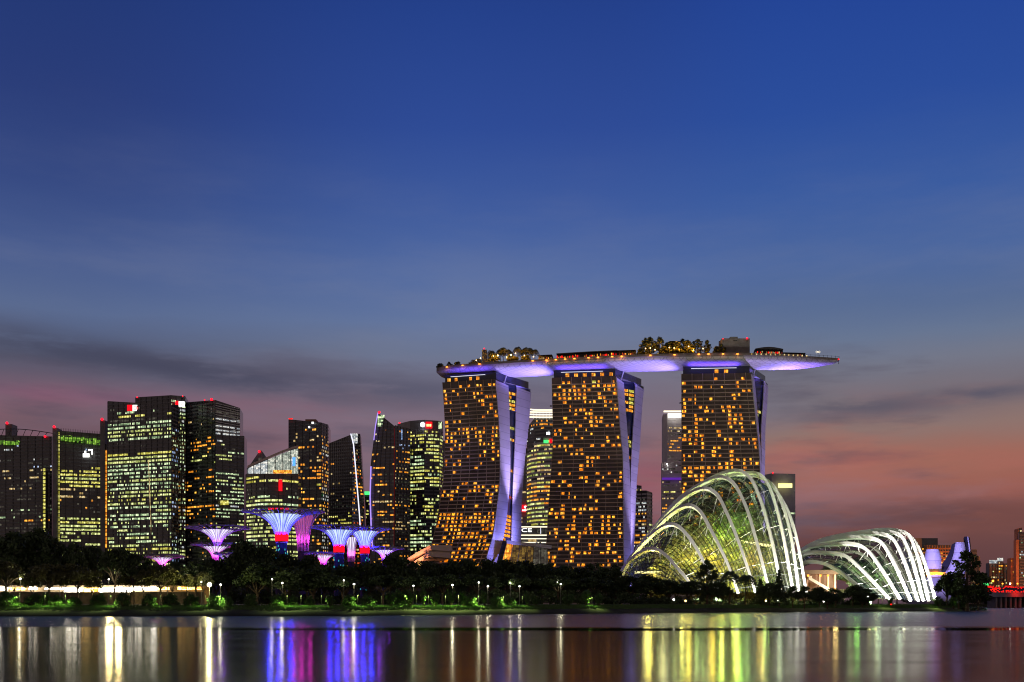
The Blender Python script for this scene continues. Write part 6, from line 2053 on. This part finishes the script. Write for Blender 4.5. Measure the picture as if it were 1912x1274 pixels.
# ------------------------------------------------------------------ lit riverside pavilion
pvY = 424
pav = thing('riverside_pavilion', 'long low brightly lit glass pavilion behind the bank trees', 'pavilion', P(200, 1128, pvY))
xa, xb = xp(-60, pvY), xp(382, pvY)
zt = zp(1094, pvY)
b_ = MB(); b_.box(xa - 2, xb + 2, pvY - 1, pvY + 22, zt, zt + .6); b_.build('roof', M['roof_dark'], pav)
b_ = MB(); b_.box(xa, xb, pvY + 6, pvY + 7, GZ, zt); b_.build('back_wall', principled('tan_wall', (.40, .31, .20), .8, var=.4, vscale=.25), pav)
b_ = MB(); b_.box(xa, xb, pvY - 2, pvY + 22, GZ - .3, GZ + .35); b_.build('plinth', M['paving'], pav)
b_ = MB(); b_.box(xa, xb, pvY - .4, pvY, GZ + .35, zp(1106.5, pvY)); b_.build('planter_wall', principled('planter_wall', (.13, .10, .065), .85, var=.5, vscale=.3), pav)
rnd = random.Random(2)
x = xa
while x < xb - 2:
    wdt = min(rnd.choice((2.2, 3.5, 5, 7, 10)), xb - x - .3)
    pxm = (x + wdt / 2) * F / pvY + CX
    if wdt > .8 and rnd.random() < (.98 if (pxm < 70 or pxm > 240) else .93 if 105 < pxm < 240 else .8):
        if pxm < 66 or pxm > 240:
            y0_, y1_ = rnd.uniform(1096.5, 1098), rnd.uniform(1102, 1104.5)
        elif 105 < pxm:
            y0_, y1_ = rnd.uniform(1096, 1099), rnd.uniform(1105, 1109.5)
        else:
            y0_, y1_ = rnd.uniform(1097, 1099), rnd.uniform(1100, 1103)
        m = M['w_hot'] if rnd.random() < .82 else M['w_gold']
        b_ = MB(); za, zc = zp(y1_, pvY), zp(y0_, pvY)
        yy = pvY + rnd.uniform(.6, 3)
        b_.face((x + .1, yy, za), (x + wdt - .1, yy, za), (x + wdt - .1, yy, zc), (x + .1, yy, zc)); b_.build('lit_bay', m, pav)
    if rnd.random() < .5:
        b_ = MB(); b_.box(x - .12, x + .12, pvY - .7, pvY - .45, GZ, zt); b_.build('column', M['concrete'], pav)
    x += wdt
for px in (204, 221):
    light('pavilion_lamp', 'AREA', P(px, 1096, pvY - 1.6), 3000, (255, 226, 150), pav, 2, P(px, 1106, pvY - 26), shape2=1.0)

# ------------------------------------------------------------------ lamps of the park
LAMPS = [(18, 1073, 418, 1), (38, 1082, 400, 2), (182, 1075, 418, 1), (203, 1083, 396, 1), (355, 1080, 416, 1), (376, 1088, 410, 1), (391, 1093, 398, 9), (412, 1093, 405, 2), (508, 1083, 398, 1.2), (527, 1090, 390, 2),
         (642, 1085, 410, 1), (661, 1092, 394, 2.4), (772, 1095, 415, 1.2), (845, 1094, 420, 2.4), (894, 1089, 430, 1.6), (911, 1096, 424, 2.2), (953, 1090, 446, 1), (970, 1096, 436, 1.6), (1047, 1092, 452, 1.5), (1040, 1088, 470, .8)]
LZ = [(x_[0], x_[3], 'lamp') for x_ in LAMPS]
for (px, py, Y, pw, _w), lab in labelled([q + ('lamp',) for q in LAMPS], lambda r, lm, ps: ('dazzling park lamp' if r[3] == 9 else 'glowing park lamp post') + ' below %s%s' % (lm, ps)):
    x = xp(px, Y); z = ground_z(x, Y); zt_ = zp(py, Y)
    t = thing('park_lamp', lab, 'lamp', (x, Y, z), 'park lamps along the bank')
    b_ = MB(); b_.tube([(x, Y, z - .2), (x, Y, zt_ - .3)], [.11, .07], 6); b_.build('pole', principled('lamp_pole', (.12, .12, .11), .5), t)
    b_ = MB(); b_.lathe((x, Y, zt_), [(.1, -.35), (.35, -.25), (.42, -.2)], 8); fit = b_.build('fitting', M['dark_metal'], t)
    b_ = MB(); b_.ball((x, Y, zt_), .2 + .07 * pw if pw < 5 else .8, 6); b_.build('lamp_globe', M['lamp_white'] if pw < 5 else glow('lamp_dazzle', (255, 248, 200), 22), fit)
    light('lamp_glow', 'POINT', (x, Y - .9, zt_ + .1), 420 * pw if pw < 5 else 16000, (255, 246, 200) if pw < 5 else (250, 235, 150), t, .4)
GL = [(36, .7), (84, 1.2), (122, 1), (207, 1.2), (300, .35), (384, .8), (412, 1.0), (536, 1), (562, 1.3), (600, .7), (668, 1.2), (712, .9), (756, 1.2), (778, 1.2), (800, 1.6), (832, 1.4), (856, 1.6), (893, 1.6), (940, 1.2), (975, .9), (1105, 1), (1648, .5), (1742, .5), (1784, .9)]
for (px, pw, _w), lab in labelled([q + ('g',) for q in GL], lambda r, lm, ps: 'small garden spotlight among bushes below %s%s' % (lm, ps)):
    x0 = xp(px, 370); Y = shore_y(x0) + 15.5; x = xp(px, Y); Y = shore_y(x) + 15.5; x = xp(px, Y)
    z = ground_z(x, Y)
    t = thing('garden_spotlight', lab, 'spotlight', (x, Y, z), 'garden spotlights on the bank')
    hh = 4.6
    b_ = MB(); b_.tube([(x, Y, z - .1), (x, Y, z + hh)], .06, 5); b_.build('post', M['dark_metal'], t)
    b_ = MB(); b_.tube([(x, Y - .3, z + hh - .16), (x, Y + .1, z + hh + .05)], [.17, .1], 6); b_.build('housing', M['dark_metal'], t)
    light('spot_glow', 'SPOT', (x, Y - .25, z + hh - .3), 6000 * pw, (220, 255, 130), t, .25, (x - .6, Y - 1.1, z), 122, .6)
# tiny ground lamps before the domes and the red channel light
for n, (px, py, Y, m_, lab) in enumerate(((1258, 1121, 478, 'lamp_white', 'low white ground lamp before the first rib of the tall dome'), (1280, 1123, 480, 'lamp_warm', 'small warm ground lamp next to the low white one'), (1430, 1123, 497, 'lamp_warm', 'yellow ground lamp before the conical trees'), (1453, 1124, 500, 'lamp_white', 'white ground lamp just beyond the yellow one'),
                                          (1538, 1124, 515, 'lamp_white', 'pair-like white ground lamp before the link pavilion'), (1664, 1129.5, 541, 'lamp_red', 'red channel marker light at the water edge below the low dome'))):
    x = xp(px, Y); z = ground_z(x, Y); zt_ = zp(py, Y)
    t = thing('ground_lamp', lab, 'lamp', (x, Y, z))
    b_ = MB(); b_.tube([(x, Y, z - .1), (x, Y, max(z + .3, zt_))], .08, 5); b_.build('post', M['dark_metal'], t)
    b_ = MB(); b_.ball((x, Y, max(z + .4, zt_)), .42, 6); b_.build('lamp_globe', M[m_], t)
# orange street lights toward the bridge
for n, (px, py, Y) in enumerate(((1837, 1078, 1000), (1854, 1086, 1010), (1826, 1092, 900), (1905, 1121, 990))):
    x = xp(px, Y)
    t = thing('street_lamp', 'orange street lamp near the bridge end, %s from left' % ORD[[2, 3, 1, 4][n] - 1 if False else sorted((1837, 1854, 1826, 1905)).index(px)], 'street lamp', (x, Y, GZ), 'orange street lamps by the bridge')
    b_ = MB(); b_.tube([(x, Y, 0), (x, Y, zp(py, Y) - .4)], .15, 5); b_.build('pole', M['dark_metal'], t)
    b_ = MB(); b_.ball((x, Y, zp(py, Y)), 1.1, 6); b_.build('lamp_head', M['lamp_orange'], t)

# hedge mass that closes the undergrowth behind the bank, and the far wood: nobody could count these
rng = np.random.default_rng(21)
cen = []
for px in range(430, 1840, 5):
    Y = 520 if px > 1290 else 462 if px > 1000 else 448
    if px > 1200:
        Y = shore_y(xp(px, 520)) + 30
    if px > 1500:
        Y = shore_y(xp(px, 560)) + 14
    if 1620 < px < 1755 or 1290 < px < 1510 and px % 2:
        continue
    h = rng.uniform(2, 7) if px < 1200 else rng.uniform(1, 3.4)
    for q in range(2):
        Yq = Y + rng.uniform(0, 14); x = xp(px + rng.uniform(-4, 4), Yq)
        cen.append(((x, Yq, ground_z(x, Yq) + h * rng.uniform(.2, .9)), rng.uniform(1.2, 2.4)))
V, Fc = leaf_cloud(rng, cen, 22, 1, .5, .8)
me = mesh_from('undergrowth', V, Fc, M['leaf'])
o_ = bpy.data.objects.new('undergrowth', me); COL.objects.link(o_)
o_['kind'] = 'stuff'; o_['label'] = 'dark tangled undergrowth behind the river bank'; o_['category'] = 'undergrowth'
cen = []
for px in range(-200, 2200, 5):
    Y = 760 if px < 1250 else 1230
    if 1250 <= px < 1690:
        continue
    top = 1062 if px < 1250 else rng.uniform(1106, 1114)
    if px < 1250 and px > 440:
        top = 1056 + rng.uniform(-4, 8)
    hh = zp(top, Y) - GZ
    for q in range(3):
        Yq = Y + rng.uniform(0, 30); cen.append(((xp(px + rng.uniform(-4, 4), Yq), Yq, GZ + hh * rng.uniform(.15, 1)), rng.uniform(2, 3.6)))
V, Fc = leaf_cloud(rng, cen, 8, 1, 1.1, .8)
me = mesh_from('far_woods', V, Fc, M['leaf'])
o_ = bpy.data.objects.new('far_woods', me); COL.objects.link(o_)
o_['kind'] = 'stuff'; o_['label'] = 'dark belt of far trees before the city'; o_['category'] = 'woods'
